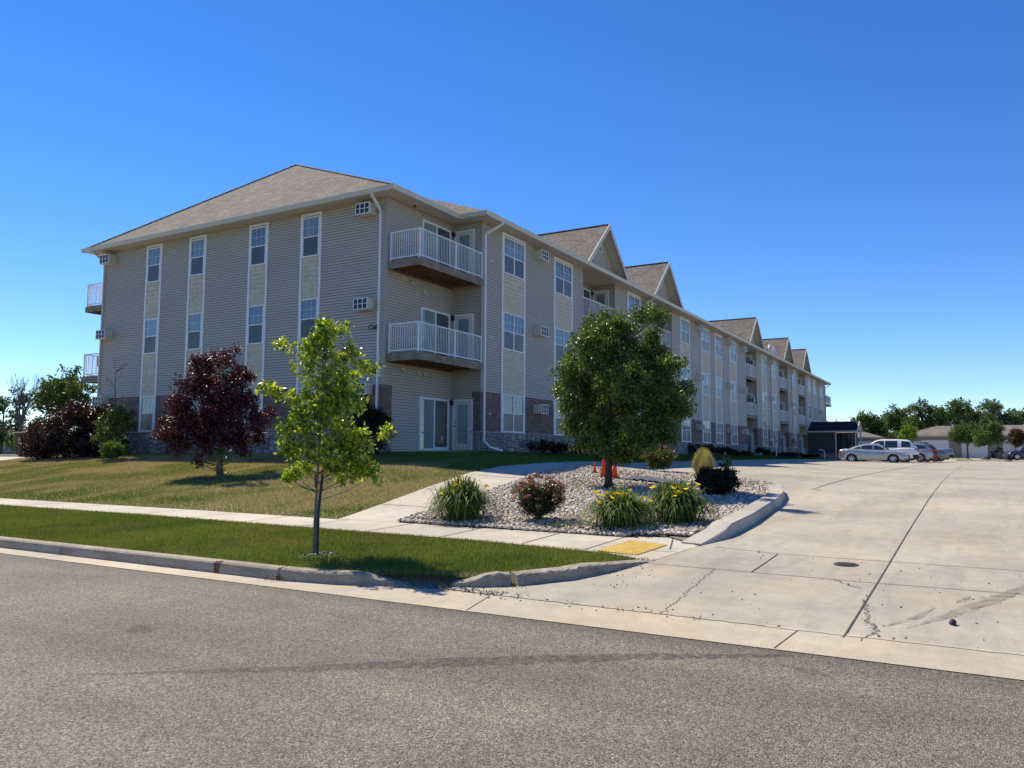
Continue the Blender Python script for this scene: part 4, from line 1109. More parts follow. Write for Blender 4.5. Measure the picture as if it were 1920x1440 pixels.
# ------------------------------------------------------------------ vegetation
UR = np.array([0.5039, -0.8637, 0.0]); UR /= np.linalg.norm(UR); FW = np.array([.8637, .5039, 0]); FW /= np.linalg.norm(FW)
def leaves(P, size, r, cols, asp=.5, droop=.3, out=None, fold=.25):
    n = len(P); s = size * (.65 + .7 * r.random(n))[:, None]
    d = r.normal(size=(n, 3)); d[:, 2] -= droop
    if out is not None: d += out * 1.0
    d /= np.linalg.norm(d, axis=1)[:, None]
    q = r.normal(size=(n, 3)); b = np.cross(d, q); b /= np.linalg.norm(b, axis=1)[:, None] + 1e-9; nn = np.cross(b, d)
    V = np.empty((n, 4, 3)); V[:, 0] = P; V[:, 2] = P + d * s
    V[:, 1] = P + d * s * .45 + b * s * asp * .5 + nn * s * fold * .3; V[:, 3] = P + d * s * .45 - b * s * asp * .5 + nn * s * fold * .3
    b0 = np.arange(n)[:, None] * 4; F = np.concatenate([b0 + [0, 1, 2], b0 + [0, 2, 3]])
    C = np.array(cols)[r.integers(0, len(cols), n)] * (.7 + .6 * r.random((n, 1)))
    return V, F, np.repeat(C, 4, 0)
def cloud(blobs, ncl, nl, rc, r, shell=.55):
    """blobs: local (u,depth,h,ru,rd,rh); returns leaf points clustered round twig tips"""
    B = np.array(blobs, float); vol = B[:, 3] * B[:, 4] * B[:, 5]; k = r.choice(len(B), ncl, p=vol ** .55 / (vol ** .55).sum())
    d = r.normal(size=(ncl, 3)); d /= np.linalg.norm(d, axis=1)[:, None]; rad = (shell + (1 - shell) * r.random(ncl)) * (r.random(ncl) ** .25) * (1 + .22 * r.random(ncl) ** 3)
    c = B[k, :3] + d * rad[:, None] * B[k, 3:6]
    j = r.integers(0, ncl, nl); t = r.normal(size=(nl, 3)); t /= np.linalg.norm(t, axis=1)[:, None]
    p = c[j] + t * (rc * r.random(nl) ** .5)[:, None]
    return c, p, t
def to_world(p): p = np.asarray(p); return p[..., 0:1] * UR + p[..., 1:2] * FW + p[..., 2:3] * np.array([0, 0, 1.])
def limb_tubes(mb, path, rad, n=8): mb.tube([tuple(to_world(np.array(p))) for p in path], rad, n)
def plant(name, loc, blobs, ncl, nl, rc, size, cols, mat, trunk=None, bark=None, seed=0, label='', cat='tree', group=None, asp=.5, droop=.3, twig=.006, shell=.55, twigs=True, crown='crown', fold=.25):
    r = np.random.default_rng(seed); ro = empty(name, loc, 0, label=label, cat=cat)
    if group: ro['group'] = group
    c, p, t = cloud(blobs, ncl, nl, rc, r, shell)
    V, F, C = leaves(to_world(p), size, r, cols, asp, droop, None, fold)
    link(crown, mesh_np(crown, V, F, mat, C), ro)
    if bark:
        mb = MB(); rs = random.Random(seed)
        if trunk:
            for path, rad in trunk: limb_tubes(mb, path, rad)
            top = trunk[0][0]
        else: top = [(0, 0, 0), (0, 0, max(b[2] for b in blobs))]
        top = [np.array(q, float) for q in top]
        top = [top[i] * (1 - k / 4) + top[i + 1] * k / 4 for i in range(len(top) - 1) for k in range(4)] + [top[-1]]
        if twigs:
            for q in c[:: max(1, len(c) // 160)]:
                # start where the trunk is a little below the tip
                best = min(top[1:] if len(top) > 1 else top, key=lambda a: abs(a[2] - (q[2] - .35 * abs(q[0] - a[0]) - .1)))
                s0 = best; mid = s0 * .5 + q * .5 + np.array([0, 0, -.06 * np.linalg.norm(q - s0)])
                limb_tubes(mb, [s0, mid, q], [twig * 2.2, twig * 1.3, twig * .4], 5)
        mb.build('trunk' if cat == 'tree' else 'stems', bark, ro, smooth=True)
    return ro
BARK = mat_bark('bark_grey', (.10, .08, .06), (.24, .20, .155)); BARK2 = mat_bark('bark_red', (.05, .025, .018), (.13, .07, .05)); TWIG = basic('twig', (.10, .075, .05), .9)
LEAF = attr_mat('leaf', .36, .40, spec=.6); LEAFD = attr_mat('leaf_dark', .55, .25, spec=.2); LEAFR = attr_mat('leaf_red', .4, .3, mult=(1.0, .8, .8), spec=.5)
def bl(px, h, r, dep=0., rd=None, rh=None, S=1.): return (px * S, dep * S, h * S, r * S, (rd or r) * S, (rh or r) * S)

# young staked tree on the verge ; sketch units are 1/135 m
S = 1 / 135.
yl = [(10, 425, 28), (45, 430, 18), (-5, 395, 32), (30, 370, 34), (60, 385, 22), (-50, 395, 14), (-80, 400, 12), (-20, 350, 34), (30, 330, 45), (80, 360, 22), (110, 350, 16), (-60, 335, 20), (10, 290, 50), (60, 285, 40), (-65, 290, 22), (-95, 322, 12), (-110, 318, 9), (-82, 308, 12), (-20, 250, 45), (40, 240, 50), (-50, 240, 26), (20, 200, 48), (75, 215, 30), (105, 225, 22), (125, 232, 12), (-45, 200, 24), (60, 180, 38), (-30, 165, 18), (-50, 150, 18), (40, 160, 36), (85, 165, 24), (110, 150, 14), (70, 205, 30)]
loc = (8.24, 7.96, float(g_verge(np.array([8.24]), np.array([7.96]))[0]) - .02)
blobs = [bl(a, b, c, random.uniform(-.4, .4) * 50, c, c * .85, S) for a, b, c in yl]
trunkp = [(0, 0, 0), (.0, 0, .5), (.015, 0, 1.0), (.03, 0, 1.5), (.05, 0, 2.0), (.08, 0, 2.6), (.12, 0, 3.15)]
plant('young_tree', loc, blobs, 330, 9000, .095, .078, [(.42, .50, .045), (.33, .43, .03), (.15, .26, .02), (.52, .56, .09), (.09, .17, .015)], LEAF,
      [(trunkp, [.026, .020, .018, .016, .013, .009, .004])], basic('pale_young_bark', (.20, .175, .145), .85, var=.3, scale=20), 5, 'young bright green tree with a slender trunk tied to a stake on the grass verge', 'tree', None, .48, .25, .004)
r = empty('tree_stake', (loc[0] - .045, loc[1] - .10, loc[2]), label='thin dark post with a red top staking the young tree', cat='stake')
m = MB(); m.tube([(0, 0, 0), (0.0, 0, .62), (.025, -.035, 1.1)], .021, 8); m.build('post', M['black'], r)
m = MB(); m.tube([(.025, -.035, 1.1), (.028, -.04, 1.18)], .022, 8); m.build('post_tip', basic('red_tip', (.3, .05, .03), .6), r)
m = MB(); m.tube([(.05, .10, .93), (.053, .103, 1.12)], .0245, 10, False); m.build('tie', basic('faded_red_wrap', (.22, .045, .03), .8), r)

# purple leaved tree on the lawn ; 1/58 m
S = 1 / 58.
rl = [(5, 235, 12), (-10, 215, 16), (10, 205, 22), (-25, 195, 22), (-5, 180, 32), (30, 185, 20), (-45, 180, 22), (-65, 160, 24), (-30, 150, 38), (20, 150, 38), (-80, 135, 20), (-60, 120, 30), (0, 115, 42), (50, 125, 24), (60, 100, 22), (75, 115, 14), (-90, 110, 22), (-70, 90, 28), (-30, 85, 36), (30, 80, 34), (-85, 75, 18), (-60, 60, 24), (-100, 95, 14), (-20, 60, 26), (35, 60, 22), (55, 75, 18), (-110, 88, 8), (-40, 38, 14), (-70, 48, 14), (-25, 22, 8), (45, 45, 10), (80, 100, 9)]
loc = (17.0, 20.5, gz(17, 20.5) - .03); rg = random.Random(2)
plant('purple_leaf_tree', loc, [bl(a, b, c, rg.uniform(-1, 1) * 45, c * 1.1, c * .9, S) for a, b, c in rl], 760, 24000, .18, .095,
      [(.11, .022, .028), (.08, .016, .022), (.04, .012, .018), (.12, .035, .042), (.035, .015, .018)], LEAFR,
      [([(0, 0, 0), (-.02, 0, .4), (0, 0, .9), (-.04, 0, 1.6), (-.05, 0, 2.6), (0, 0, 3.7)], [.12, .09, .075, .06, .04, .01])], BARK, 8, 'dark purple-leaved tree with leafy sprouts at its base on the dry lawn', 'tree', None, .5, .3, .008)
rr = np.random.default_rng(4); pts = np.c_[rr.normal(0.02, .10, 260), rr.normal(0, .1, 260), rr.random(260) * 1.0]
V, F, C = leaves(to_world(pts), .08, rr, [(.05, .09, .015), (.08, .14, .02)], .5); ob = bpy.data.objects['purple_leaf_tree']; link('sprouts', mesh_np('sprouts', V, F, LEAF, C), ob)

# round tree in the gravel bed ; 1/74 m
S = 1 / 74.
pl = [(0, 325, 18), (-25, 315, 20), (20, 310, 22), (55, 320, 22), (75, 305, 20), (35, 290, 34), (-10, 285, 38), (90, 285, 20), (-45, 270, 26), (-60, 245, 30), (-20, 245, 48), (40, 245, 55), (90, 250, 34), (105, 225, 30), (-75, 215, 30), (-40, 195, 50), (20, 195, 60), (80, 200, 45), (120, 195, 30), (140, 180, 20), (-85, 185, 20), (-65, 155, 34), (0, 140, 58), (60, 150, 52), (110, 150, 34), (135, 150, 18), (-60, 120, 30), (-20, 100, 40), (40, 100, 45), (90, 115, 34), (-40, 85, 22), (10, 75, 28), (60, 85, 26), (120, 120, 16), (105, 95, 14), (15, 55, 8), (30, 62, 12)]
loc = (18.42, 7.95, gz(18.42, 7.95) + .02); rg = random.Random(6)
plant('round_crowned_tree', loc, [bl(a, b, c, rg.uniform(-1, 1) * 82, c * 1.15, c * .9, S) for a, b, c in pl], 1150, 62000, .19, .092,
      [(.11, .18, .02), (.08, .14, .016), (.05, .10, .012), (.18, .25, .04), (.035, .065, .012)], LEAF,
      [([(0, 0, -.05), (-.01, 0, .2), (.0, 0, .6), (.0, 0, 1.0), (.0, 0, 1.6), (.05, 0, 2.4), (.1, 0, 3.6)], [.16, .105, .09, .09, .07, .05, .01])], BARK2, 9, 'dense round-crowned green tree rising from the gravel bed beside orange cones', 'tree', None, .36, .7, .008, .5)

# plants of the bed
def lily(name, x, y, w, h, seed, label, flowers=26):
    r = np.random.default_rng(seed); ro = empty(name, (x, y, gz(x, y) + .04), label=label, cat='plant', group='daylily clumps in the gravel bed')
    n = 1000; az = r.random(n) * 2 * np.pi; L = h * (.8 + .65 * r.random(n)); ou = w / 2 * (.2 + .95 * r.random(n)); W = .030 * (.7 + .6 * r.random(n))
    K = 6; V = np.empty((n, K, 2, 3)); bx = r.normal(0, w * .09, n); by = r.normal(0, w * .09, n)
    for k in range(K):
        t = k / (K - 1); rad = ou * (t ** .95); z = L * .98 * (2.2 * t - (1.15 + .95 * ou / (w / 2)) * t ** 2)
        ww = W * (1 - t ** 2) + .001
        cx = bx + np.cos(az) * rad; cy = by + np.sin(az) * rad
        V[:, k, 0] = np.c_[cx - np.sin(az) * ww / 2, cy + np.cos(az) * ww / 2, np.maximum(z, .01)]; V[:, k, 1] = np.c_[cx + np.sin(az) * ww / 2, cy - np.cos(az) * ww / 2, np.maximum(z, .01)]
    b0 = np.arange(n)[:, None] * K * 2; F = np.concatenate([b0 + [2 * k, 2 * k + 1, 2 * k + 3, 2 * k + 2] for k in range(K - 1)])
    C = np.repeat(np.array([(.065, .125, .025), (.10, .17, .03), (.045, .09, .02), (.19, .24, .05)])[r.integers(0, 4, n)], K * 2, 0)
    link('foliage', mesh_np('foliage', V, F, M['blade'], C), ro)
    sm = MB()
    rs = random.Random(seed)
    for k in range(flowers):
        a = rs.uniform(0, 6.28); rad = w / 2 * rs.uniform(.1, .85); px, py, pz = math.cos(a) * rad, math.sin(a) * rad, h * rs.uniform(.72, 1.08)
        sm.tube([(px * .3, py * .3, .1), (px * .8, py * .8, pz * .8), (px, py, pz)], .003, 4)
        fm = MB(); fm.cc = rs.choice([(.85, .62, .04), (.88, .68, .06), (.80, .44, .03), (.88, .70, .14)])
        c = Vector((px, py, pz)); up = Vector((rs.uniform(-.6, .6), rs.uniform(-.9, .3), 1)).normalized(); u = up.orthogonal().normalized(); v = up.cross(u)
        for q in range(6):
            t = q * math.pi / 3; d = u * math.cos(t) + v * math.sin(t); s = u * -math.sin(t) + v * math.cos(t)
            fm.add([c, c + d * .03 + up * .03 + s * .017, c + d * .056 + up * .026, c + d * .03 + up * .03 - s * .017], [(0, 1, 2, 3)])
        fm.build('flower', M.setdefault('petal', attr_mat('petal', .6, .4)), ro, col=True)
    if flowers:
        sm.build('flower_stems', basic('stem_green', (.12, .17, .04), .7), ro)
    return ro
lily('daylily', 12.6, 8.45, 1.3, .68, 1, 'large green daylily clump with few pale flowers nearest the walkway corner', 12)
lily('daylily', 12.8, 5.3, 1.3, .56, 2, 'left of the two yellow-flowering daylily clumps beside each other', 24)
lily('daylily', 13.7, 4.62, 1.3, .64, 3, 'right of the two yellow-flowering daylily clumps, close to the driveway kerb', 30)
def spirea(x, y, w, h, seed, label, pink, base_cols, nf=900):
    ro = plant('flowering_shrub', (x, y, gz(x, y) + .03), [(0, 0, h * .5, w * .42, w * .42, h * .42), (-w * .2, 0, h * .62, w * .28, w * .28, h * .28), (w * .2, 0, h * .62, w * .28, w * .28, h * .28), (0, 0, h * .3, w * .4, w * .4, h * .25)],
               300, 14000, .07, .042, base_cols, LEAF, None, TWIG, seed, label, 'shrub', None, .42, -.3, .003, .45)
    r = np.random.default_rng(seed + 50); n = nf; d = r.normal(size=(n, 3)); d[:, 2] = abs(d[:, 2]) * 1.1; d /= np.linalg.norm(d, axis=1)[:, None]
    c = np.array([0, 0, h * .5]) + d * np.array([w * .46, w * .46, h * .52]); c = c[r.integers(0, 60, n)] + r.normal(0, .022, (n, 3)) * np.array([1, 1, .4])
    V, F, C = leaves(c, .026, r, pink, .9, 0); link('blossoms', mesh_np('blossoms', V, F, LEAF, C), ro)
spirea(12.95, 6.95, 1.08, .84, 61, 'rounded shrub with dull pink flower heads in the middle of the gravel bed', [(.26, .11, .10), (.20, .08, .08), (.33, .17, .16)], [(.06, .09, .03), (.09, .10, .03), (.12, .06, .04), (.04, .06, .02)], 2600)
spirea(23.1, 8.35, 1.15, .80, 62, 'upright shrub with faded brownish flower heads at the far edge of the gravel bed', [(.26, .11, .10), (.20, .09, .08)], [(.10, .14, .02), (.07, .11, .02), (.14, .17, .03)], 1500)
# ornamental grass
r = np.random.default_rng(9); ro = empty('ornamental_grass', (22.4, 6.75, gz(22.4, 6.75)), label='upright pale yellow ornamental grass tuft behind the dark shrub', cat='plant')
n = 1500; az = r.random(n) * 6.283; ou = .34 * r.random(n) ** .6; L = .92 * (.8 + .25 * r.random(n)) * (1 - .38 * (ou / .34) ** 2); K = 4; V = np.empty((n, K, 2, 3))
for k in range(K):
    t = k / 3; rad = .05 + ou * np.sin(t * 1.9) / np.sin(1.9) * .85; ww = .007 * (1 - t * .8)
    V[:, k, 0] = np.c_[np.cos(az) * rad - np.sin(az) * ww, np.sin(az) * rad + np.cos(az) * ww, L * t]; V[:, k, 1] = np.c_[np.cos(az) * rad + np.sin(az) * ww, np.sin(az) * rad - np.cos(az) * ww, L * t]
b0 = np.arange(n)[:, None] * K * 2; F = np.concatenate([b0 + [2 * k, 2 * k + 1, 2 * k + 3, 2 * k + 2] for k in range(K - 1)])
link('foliage', mesh_np('foliage', V, F, M['blade'], np.repeat(np.array([(.42, .40, .16), (.34, .34, .12), (.50, .45, .22)])[r.integers(0, 3, n)], K * 2, 0)), ro)
# dark shrub with a green shoot
ro = plant('dark_leaf_shrub', (18.6, 5.3, gz(18.6, 5.3) + .02), [(0, 0, .36, .56, .5, .38), (-.2, 0, .42, .26, .26, .26), (.2, 0, .4, .28, .28, .28)], 300, 9000, .09, .06,
           [(.022, .022, .016), (.03, .018, .018), (.015, .02, .012), (.05, .05, .03)], LEAFD, None, TWIG, 71, 'low dark-leaved shrub with one tall green shoot near the kerb end', 'shrub', None, .6, .1, .003)
rr = np.random.default_rng(5); t = rr.random(190); pts = np.c_[.28 + rr.normal(0, .07, 190) * (1 - t * .5), rr.normal(0, .07, 190), .5 + t * .42]
V, F, C = leaves(to_world(pts), .07, rr, [(.05, .11, .02), (.08, .15, .03)], .55); link('green_shoot', mesh_np('green_shoot', V, F, LEAF, C), ro)
P = np.concatenate([tuft(a, b, g, n, 0, 0, 0, i + 90, s) for i, (a, b, n, s) in enumerate([(21.9, 5.3, 60, .25), (22.3, 9.4, 30, .15), (17.9, 8.7, 90, .35), (12.35, 6.2, 60, .2), (12.4, 7.6, 60, .25), (13.0, 4.9, 50, .3), (12.6, 5.9, 40, .2), (14.5, 9.3, 30, .2), (20.2, 9.1, 30, .3)])])
blades('bed_weeds', P, mound, .16, .012, lambda x, y, r: col_mix((.08, .13, .02), (.30, .22, .10), r.random(len(x))), M['blade'], 1.0, 12, 'sparse weeds coming up between the bed stones', 'weeds')
# exposed weed fabric sheet
X, Y = np.meshgrid(np.linspace(0, 1, 26), np.linspace(0, 1, 12), indexing='ij'); rr = np.random.default_rng(3)
fx = 19.9 + Y * .8 + .1 * np.sin(X * 7); fy = 8.2 - X * 1.9; fz = mound(fx.ravel(), fy.ravel()).reshape(fx.shape) + .05 + .04 * rr.random(fx.shape)
idx = np.arange(fx.size).reshape(fx.shape); F = np.stack([idx[:-1, :-1], idx[1:, :-1], idx[1:, 1:], idx[:-1, 1:]], -1).reshape(-1, 4)
o = link('weed_fabric', mesh_np('weed_fabric', np.stack([fx, fy, fz], -1), F, basic('grey_fabric', (.10, .105, .12), .45), None, True)); prop(o, 'crumpled grey landscape fabric showing through the bed stones', 'fabric')

# cones
def cone(x, y, h, label, dx=0):
    r = empty('traffic_cone', (x, y, float(mound(np.array([x]), np.array([y]))[0]) + .03), label=label, cat='traffic cone', group='orange cones in the gravel bed')
    m = MB(); m.box(-h * .26, h * .26, -h * .26, h * .26, 0, h * .05); m.build('base', basic('cone_base', (.03, .02, .02), .7), r, bevel=.004)
    m = MB(); m.tube([(0, 0, h * .05), (0, 0, h * .98), (0, 0, h)], [h * .19, h * .05, h * .03], 20); m.build('body', M.setdefault('orange', basic('cone_orange', (.85, .06, .02), .5, var=.04)), r, smooth=True)
cone(21.0, 9.5, .27, 'small orange cone standing alone left of the tree trunk')
cone(20.15, 8.85, .48, 'orange cone half hidden behind the left side of the tree trunk')
cone(20.05, 8.48, .46, 'orange cone standing just right of the tree trunk')

# shrubs at the building
DK = [(.020, .03, .012), (.03, .045, .015), (.015, .022, .01), (.045, .06, .02)]
PU = [(.05, .018, .016), (.03, .012, .012), (.08, .035, .025), (.055, .03, .02)]
def mound_shrub(x, y, w, d, h, seed, cols, label, group=None, nl=2600, size=.075, mat=None, twigs=True):
    r = random.Random(seed); B = [(0, 0, h * .42, w * .42, d * .42, h * .42)]
    for k in range(6): B.append((r.uniform(-.28, .28) * w, r.uniform(-.28, .28) * d, h * r.uniform(.35, .68), w * .22, d * .24, h * .3))
    return plant('shrub', (x, y, gz(x, y) - .02), B, max(60, nl // 22), nl, .13, size, cols, mat or LEAFD, None, TWIG if twigs else None, seed, label, 'shrub', group, .55, .1, .006, .5)
GS = 'dark foundation shrubs along the long facade'
for i, (x, w, h, lab) in enumerate(((31.8, 3.9, .75, 'widest low dark shrub below the first wall unit of the long facade'), (35.6, 2.2, .6, 'small dark shrub below the second double window of the long facade'), (42.3, 3.6, .75, 'dark shrub seen behind the round-crowned tree trunk'),
                                    (46.2, 2.6, .6, 'dark shrub between the first two balcony recesses'), (54.8, 4.5, .95, 'tall dark shrub right of the second balcony recess'), (59.6, 4.0, .75, 'low dark shrub under the fifth double window'), (64.6, 4.4, .5, 'flat dark shrub below the long facade downspout'),
                                    (74.0, 3.2, .95, 'round dark shrub at the third balcony recess'), (80.8, 6.0, .6, 'wide dark shrub under the meter boxes'), (88.0, 5.0, .6, 'dark shrub beside the fourth balcony recess'), (95.5, 5.0, .6, 'farthest dark shrub before the entrance porch'))):
    mound_shrub(x, 16.7, w * .7, 1.1, h, 100 + i, DK, lab, GS, 2200 if i < 5 else 1200, .09 if i < 5 else .13, None, False)
mound_shrub(22.25, 18.85, 2.0, 1.5, 2.15, 131, PU[:2] + DK[:3], 'tall dark shrub against the near corner of the end wall', None, 16000, .075)
rr = np.random.default_rng(15); ro = bpy.data.objects['shrub.011'] if 'shrub.011' in bpy.data.objects else None
loc = (20.6, 34.6, gz(20.6, 34.6) - .05)
plant('purple_bush', loc, [bl(0, 18, 70, 0, 50, 24, 1 / 36), bl(50, 16, 45, 0, 40, 20, 1 / 36), bl(-45, 16, 38, 0, 35, 20, 1 / 36), bl(0, 45, 55, 0, 45, 48, 1 / 36), bl(40, 46, 42, 0, 35, 38, 1 / 36), bl(-42, 38, 40, 0, 35, 38, 1 / 36), bl(12, 72, 28, 0, 28, 20, 1 / 36), bl(52, 68, 24, 0, 25, 18, 1 / 36), bl(-46, 22, 22, 0, 20, 20, 1 / 36), bl(60, 30, 30, 0, 30, 30, 1 / 36)],
      900, 26000, .2, .12, PU + [(.03, .03, .018)], LEAFR, None, TWIG, 141, 'broad dark red-purple bush at the far corner of the end wall', 'shrub', None, .45, -.2, .008)
plant('leggy_shrub', (20.3, 31.2, gz(20.3, 31.2)), [bl(0, 55, 34, 0, 30, 30, 1 / 40), bl(15, 75, 22, 0, 20, 18, 1 / 40), bl(-12, 35, 24, 0, 20, 22, 1 / 40), bl(28, 60, 16, 0, 16, 14, 1 / 40)], 200, 3600, .15, .09,
      [(.07, .11, .02), (.05, .08, .015), (.10, .15, .03)], LEAF, None, TWIG, 142, 'loose green shrub between the purple bush and the end wall', 'shrub')
plant('small_green_shrub', (19.45, 29.75, gz(19.45, 29.75)), [(0, 0, .42, .5, .45, .38), (-.2, 0, .55, .3, .3, .3), (.25, 0, .5, .3, .3, .3)], 110, 1700, .13, .10, [(.09, .17, .02), (.06, .12, .02), (.13, .22, .03)], LEAF, None, TWIG, 143, 'small bright green shrub alone on the lawn edge', 'shrub', None, .5, -.2, .005)
# bare sapling with a few leaves
r = empty('bare_sapling', (20.9, 32.0, gz(20.9, 32.0)), label='nearly bare thin sapling standing before the end wall', cat='tree')
m = MB(); rs = random.Random(4)
limb_tubes(m, [(0, 0, 0), (.02, 0, 1.6), (-.03, 0, 3.0), (-.1, 0, 4.3)], [.03, .022, .014, .004], 6)
tw = []
for k in range(22):
    h = rs.uniform(1.3, 3.8); L = rs.uniform(.4, 1.1) * (1.1 - h / 5); s = rs.choice((-1, 1)); dd = rs.uniform(-.5, .5)
    q = (s * L, dd * L, h + L * rs.uniform(.3, .9)); limb_tubes(m, [(0, 0, h), (q[0] * .5, q[1] * .5, h + (q[2] - h) * .4), q], [.01, .006, .002], 4); tw.append(q)
m.build('trunk', TWIG, r)
rr = np.random.default_rng(2); pts = np.array(tw)[rr.integers(0, 22, 110)] + rr.normal(0, .06, (110, 3)); V, F, C = leaves(to_world(pts), .08, rr, [(.12, .17, .03), (.2, .2, .05)], .5); link('leaves', mesh_np('leaves', V, F, LEAF, C), r)

# planter-like wooden bin
r = empty('wooden_bin', (24.3, 44.8, gz(24.3, 44.8)), label='tapered brown wooden bin with a pale rim beside the purple bush', cat='bin')
m = MB()
def frus(m, w0, w1, h, z0=0):
    m.add([(-w0, -w0, z0), (w0, -w0, z0), (w0, w0, z0), (-w0, w0, z0), (-w1, -w1, z0 + h), (w1, -w1, z0 + h), (w1, w1, z0 + h), (-w1, w1, z0 + h)], [(0, 3, 2, 1), (4, 5, 6, 7), (0, 1, 5, 4), (1, 2, 6, 5), (2, 3, 7, 6), (3, 0, 4, 7)])
frus(m, .30, .5, 1.3); m.build('body', mat_wood('brown_boards', (.05, .025, .018), (.12, .06, .04)), r)
m = MB(); m.box(-.6, .6, -.6, .6, 1.3, 1.35); m.build('rim', basic('pale_rim', (.55, .45, .25), .6), r)
m = MB(); m.add([(-.465, .12, .75), (-.465, -.12, .75), (-.50, -.12, 1.05), (-.50, .12, 1.05)], [(0, 1, 2, 3)]); m.build('plaque', basic('yellow_plaque', (.45, .42, .15), .6), r)

# background trees
def bgtree(x, y, w, h, z0, seed, cols, label, n=2600, size=.42, low=.12, kind='tree', lobes=9, group=None):
    r = random.Random(seed); B = []
    for k in range(lobes):
        a = r.random(); B.append((r.uniform(-.36, .36) * w * (1.1 - a * .7), r.uniform(-.3, .3) * w * (1.1 - a * .7), h * (low + .15 + a * (.72 - low)), w * r.uniform(.14, .24), w * r.uniform(.14, .24), h * r.uniform(.10, .17)))
    return plant(kind, (x, y, z0), B, max(40, n // 26), n, size * 1.5, size, cols, LEAFD, [([(0, 0, 0), (0, 0, h * .4), (.1, 0, h * .8)], [w * .035, w * .025, w * .008])], BARK, seed, label, 'tree', group, .6, .1, w * .004, .5)
GB = [(.08, .14, .035), (.11, .17, .045), (.06, .11, .03), (.14, .20, .06)]
GG = [(.12, .18, .07), (.15, .21, .09), (.09, .14, .055)]
def at(px, dist):    # direction of a bearing from the street, as tangent
    a = (px - 960) / 1490.; v = FW + UR * a; v = v / np.linalg.norm(v); return v[0] * dist, v[1] * dist
GR = 'trees beyond the garages'
for i, (px, d, w, h, cols, lab) in enumerate((
        (1562, 175, 11, 9.0, GB, 'low green tree just past the far end of the building'), (1592, 165, 10, 8.2, GG, 'pale green low tree above the entrance porch'), (1630, 160, 8, 12.2, GB, 'pointed dark tree rising left of the garage gap'),
        (1658, 175, 11, 10.6, GB, 'bushy tree behind the short garage'), (1690, 165, 10, 11.6, GG, 'open grey-green tree behind the garage gap'), (1728, 160, 12, 12.6, GB, 'tallest full tree behind the left end of the long garage'),
        (1765, 165, 11, 11.4, GB, 'dark tree behind the middle of the long garage'), (1800, 160, 11, 12.2, GB, 'broad tree behind the long garage left of the island trees'), (1832, 165, 10, 11.8, GG, 'tall loose tree behind the island trees'),
        (1872, 160, 12, 12.6, GG, 'airy tall tree behind the right of the long garage'), (1908, 165, 9, 10.8, GG, 'thin dark tree near the right edge of the view'), (1945, 165, 12, 11, GB, 'tree at the right limit of the view'))):
    x, y = at(px, d); bgtree(x, y, w * .95, h * .84, 1.4, 200 + i, cols, lab, 9000, .36, .0, 'background_tree', 17, GR)
GI = 'small trees in the parking islands'
def round_tree(x, y, w, top, base, seed, label, n):
    rg = random.Random(seed); B = [(0, 0, (top + base) / 2, w * .36, w * .36, (top - base) * .38)]
    for k in range(16):
        a = k * 2.4; e = rg.uniform(-.8, 1); q = math.sqrt(max(0, 1 - e * e * .8))
        B.append((math.cos(a) * w * .33 * q, math.sin(a) * w * .33 * q, (top + base) / 2 + e * (top - base) * .32, w * .17, w * .17, (top - base) * .17))
    return plant('island_tree', (x, y, gz(x, y)), B, 420, n, .3, .17, GB, LEAFD, [([(0, 0, 0), (0, 0, base), (.05, 0, top * .8)], [.13, .1, .03])], BARK, seed, label, 'tree', GI, .6, .1, .014, .5)
x, y = at(1811, 106); round_tree(x, y, 4.0, 4.7, 1.35, 220, 'left of the two rounded trees in the parking island', 15000)
x, y = at(1851, 101); round_tree(x, y, 3.5, 4.6, 1.1, 221, 'right of the two rounded trees in the parking island', 13000)
x, y = at(1700, 104); bgtree(x, y, 3.8, 4.2, gz(x, y), 222, [(.20, .28, .03), (.15, .22, .03)], 'light green tree behind the white parked car', 4000, .2, .15, 'island_tree', 10, GI)
x, y = at(1901, 112); bgtree(x, y, 3.0, 3.9, gz(x, y), 223, [(.10, .06, .02), (.14, .08, .03), (.05, .05, .02)], 'small tree with bronze leaves before the garage', 3200, .2, .35, 'island_tree', 9, GI)
x, y = at(1868, 113); mound_shrub(x, y, 3.0, 2.0, 1.9, 224, DK, 'dark round bush at the foot of the long garage', None, 1500, .16, None, False)
x, y = at(1842, 101); mb = MB(); mb.ball((0, 0, .15), .55, 9, 6, (1.3, .8, .6)); o = mb.build('boulder', basic('boulder', (.10, .085, .06), .9, var=.3), None, (x, y, gz(x, y)), True); prop(o, 'dark boulder lying between the two island trees', 'boulder')
# left background
x, y = at(125, 72); bgtree(x, y, 6.2, 7.6, 1.25, 230, [(.09, .15, .03), (.07, .12, .025), (.12, .18, .04)], 'full green tree behind the purple bush at the left end of the building', 9000, .22, .05, 'background_tree', 20)
x, y = at(40, 100); bgtree(x, y, 4.6, 7.0, 1.3, 231, [(.05, .08, .035), (.06, .09, .045)], 'grey-green conifer around the dead tree trunk', 2400, .26, .02, 'background_tree', 12)
x, y = at(5, 105); bgtree(x, y, 5.0, 6.8, 1.3, 232, GB, 'dark green tree at the left edge of the view', 2200, .3, .05, 'background_tree', 9)
x, y = at(75, 115); bgtree(x, y, 6, 4.6, 1.3, 233, GB, 'low dark tree between the conifer and the purple bush', 1800, .3, .0, 'background_tree', 9)
x, y = at(-60, 110); bgtree(x, y, 9, 8, 1.3, 235, GB, 'large tree beyond the left edge of the view', 2000, .4, .05, 'background_tree', 9)
x, y = at(25, 92); mound_shrub(x, y, 2.2, 1.6, 2.6, 234, GG, 'green bush beside the dead tree trunk', None, 1200, .16, LEAF, False)
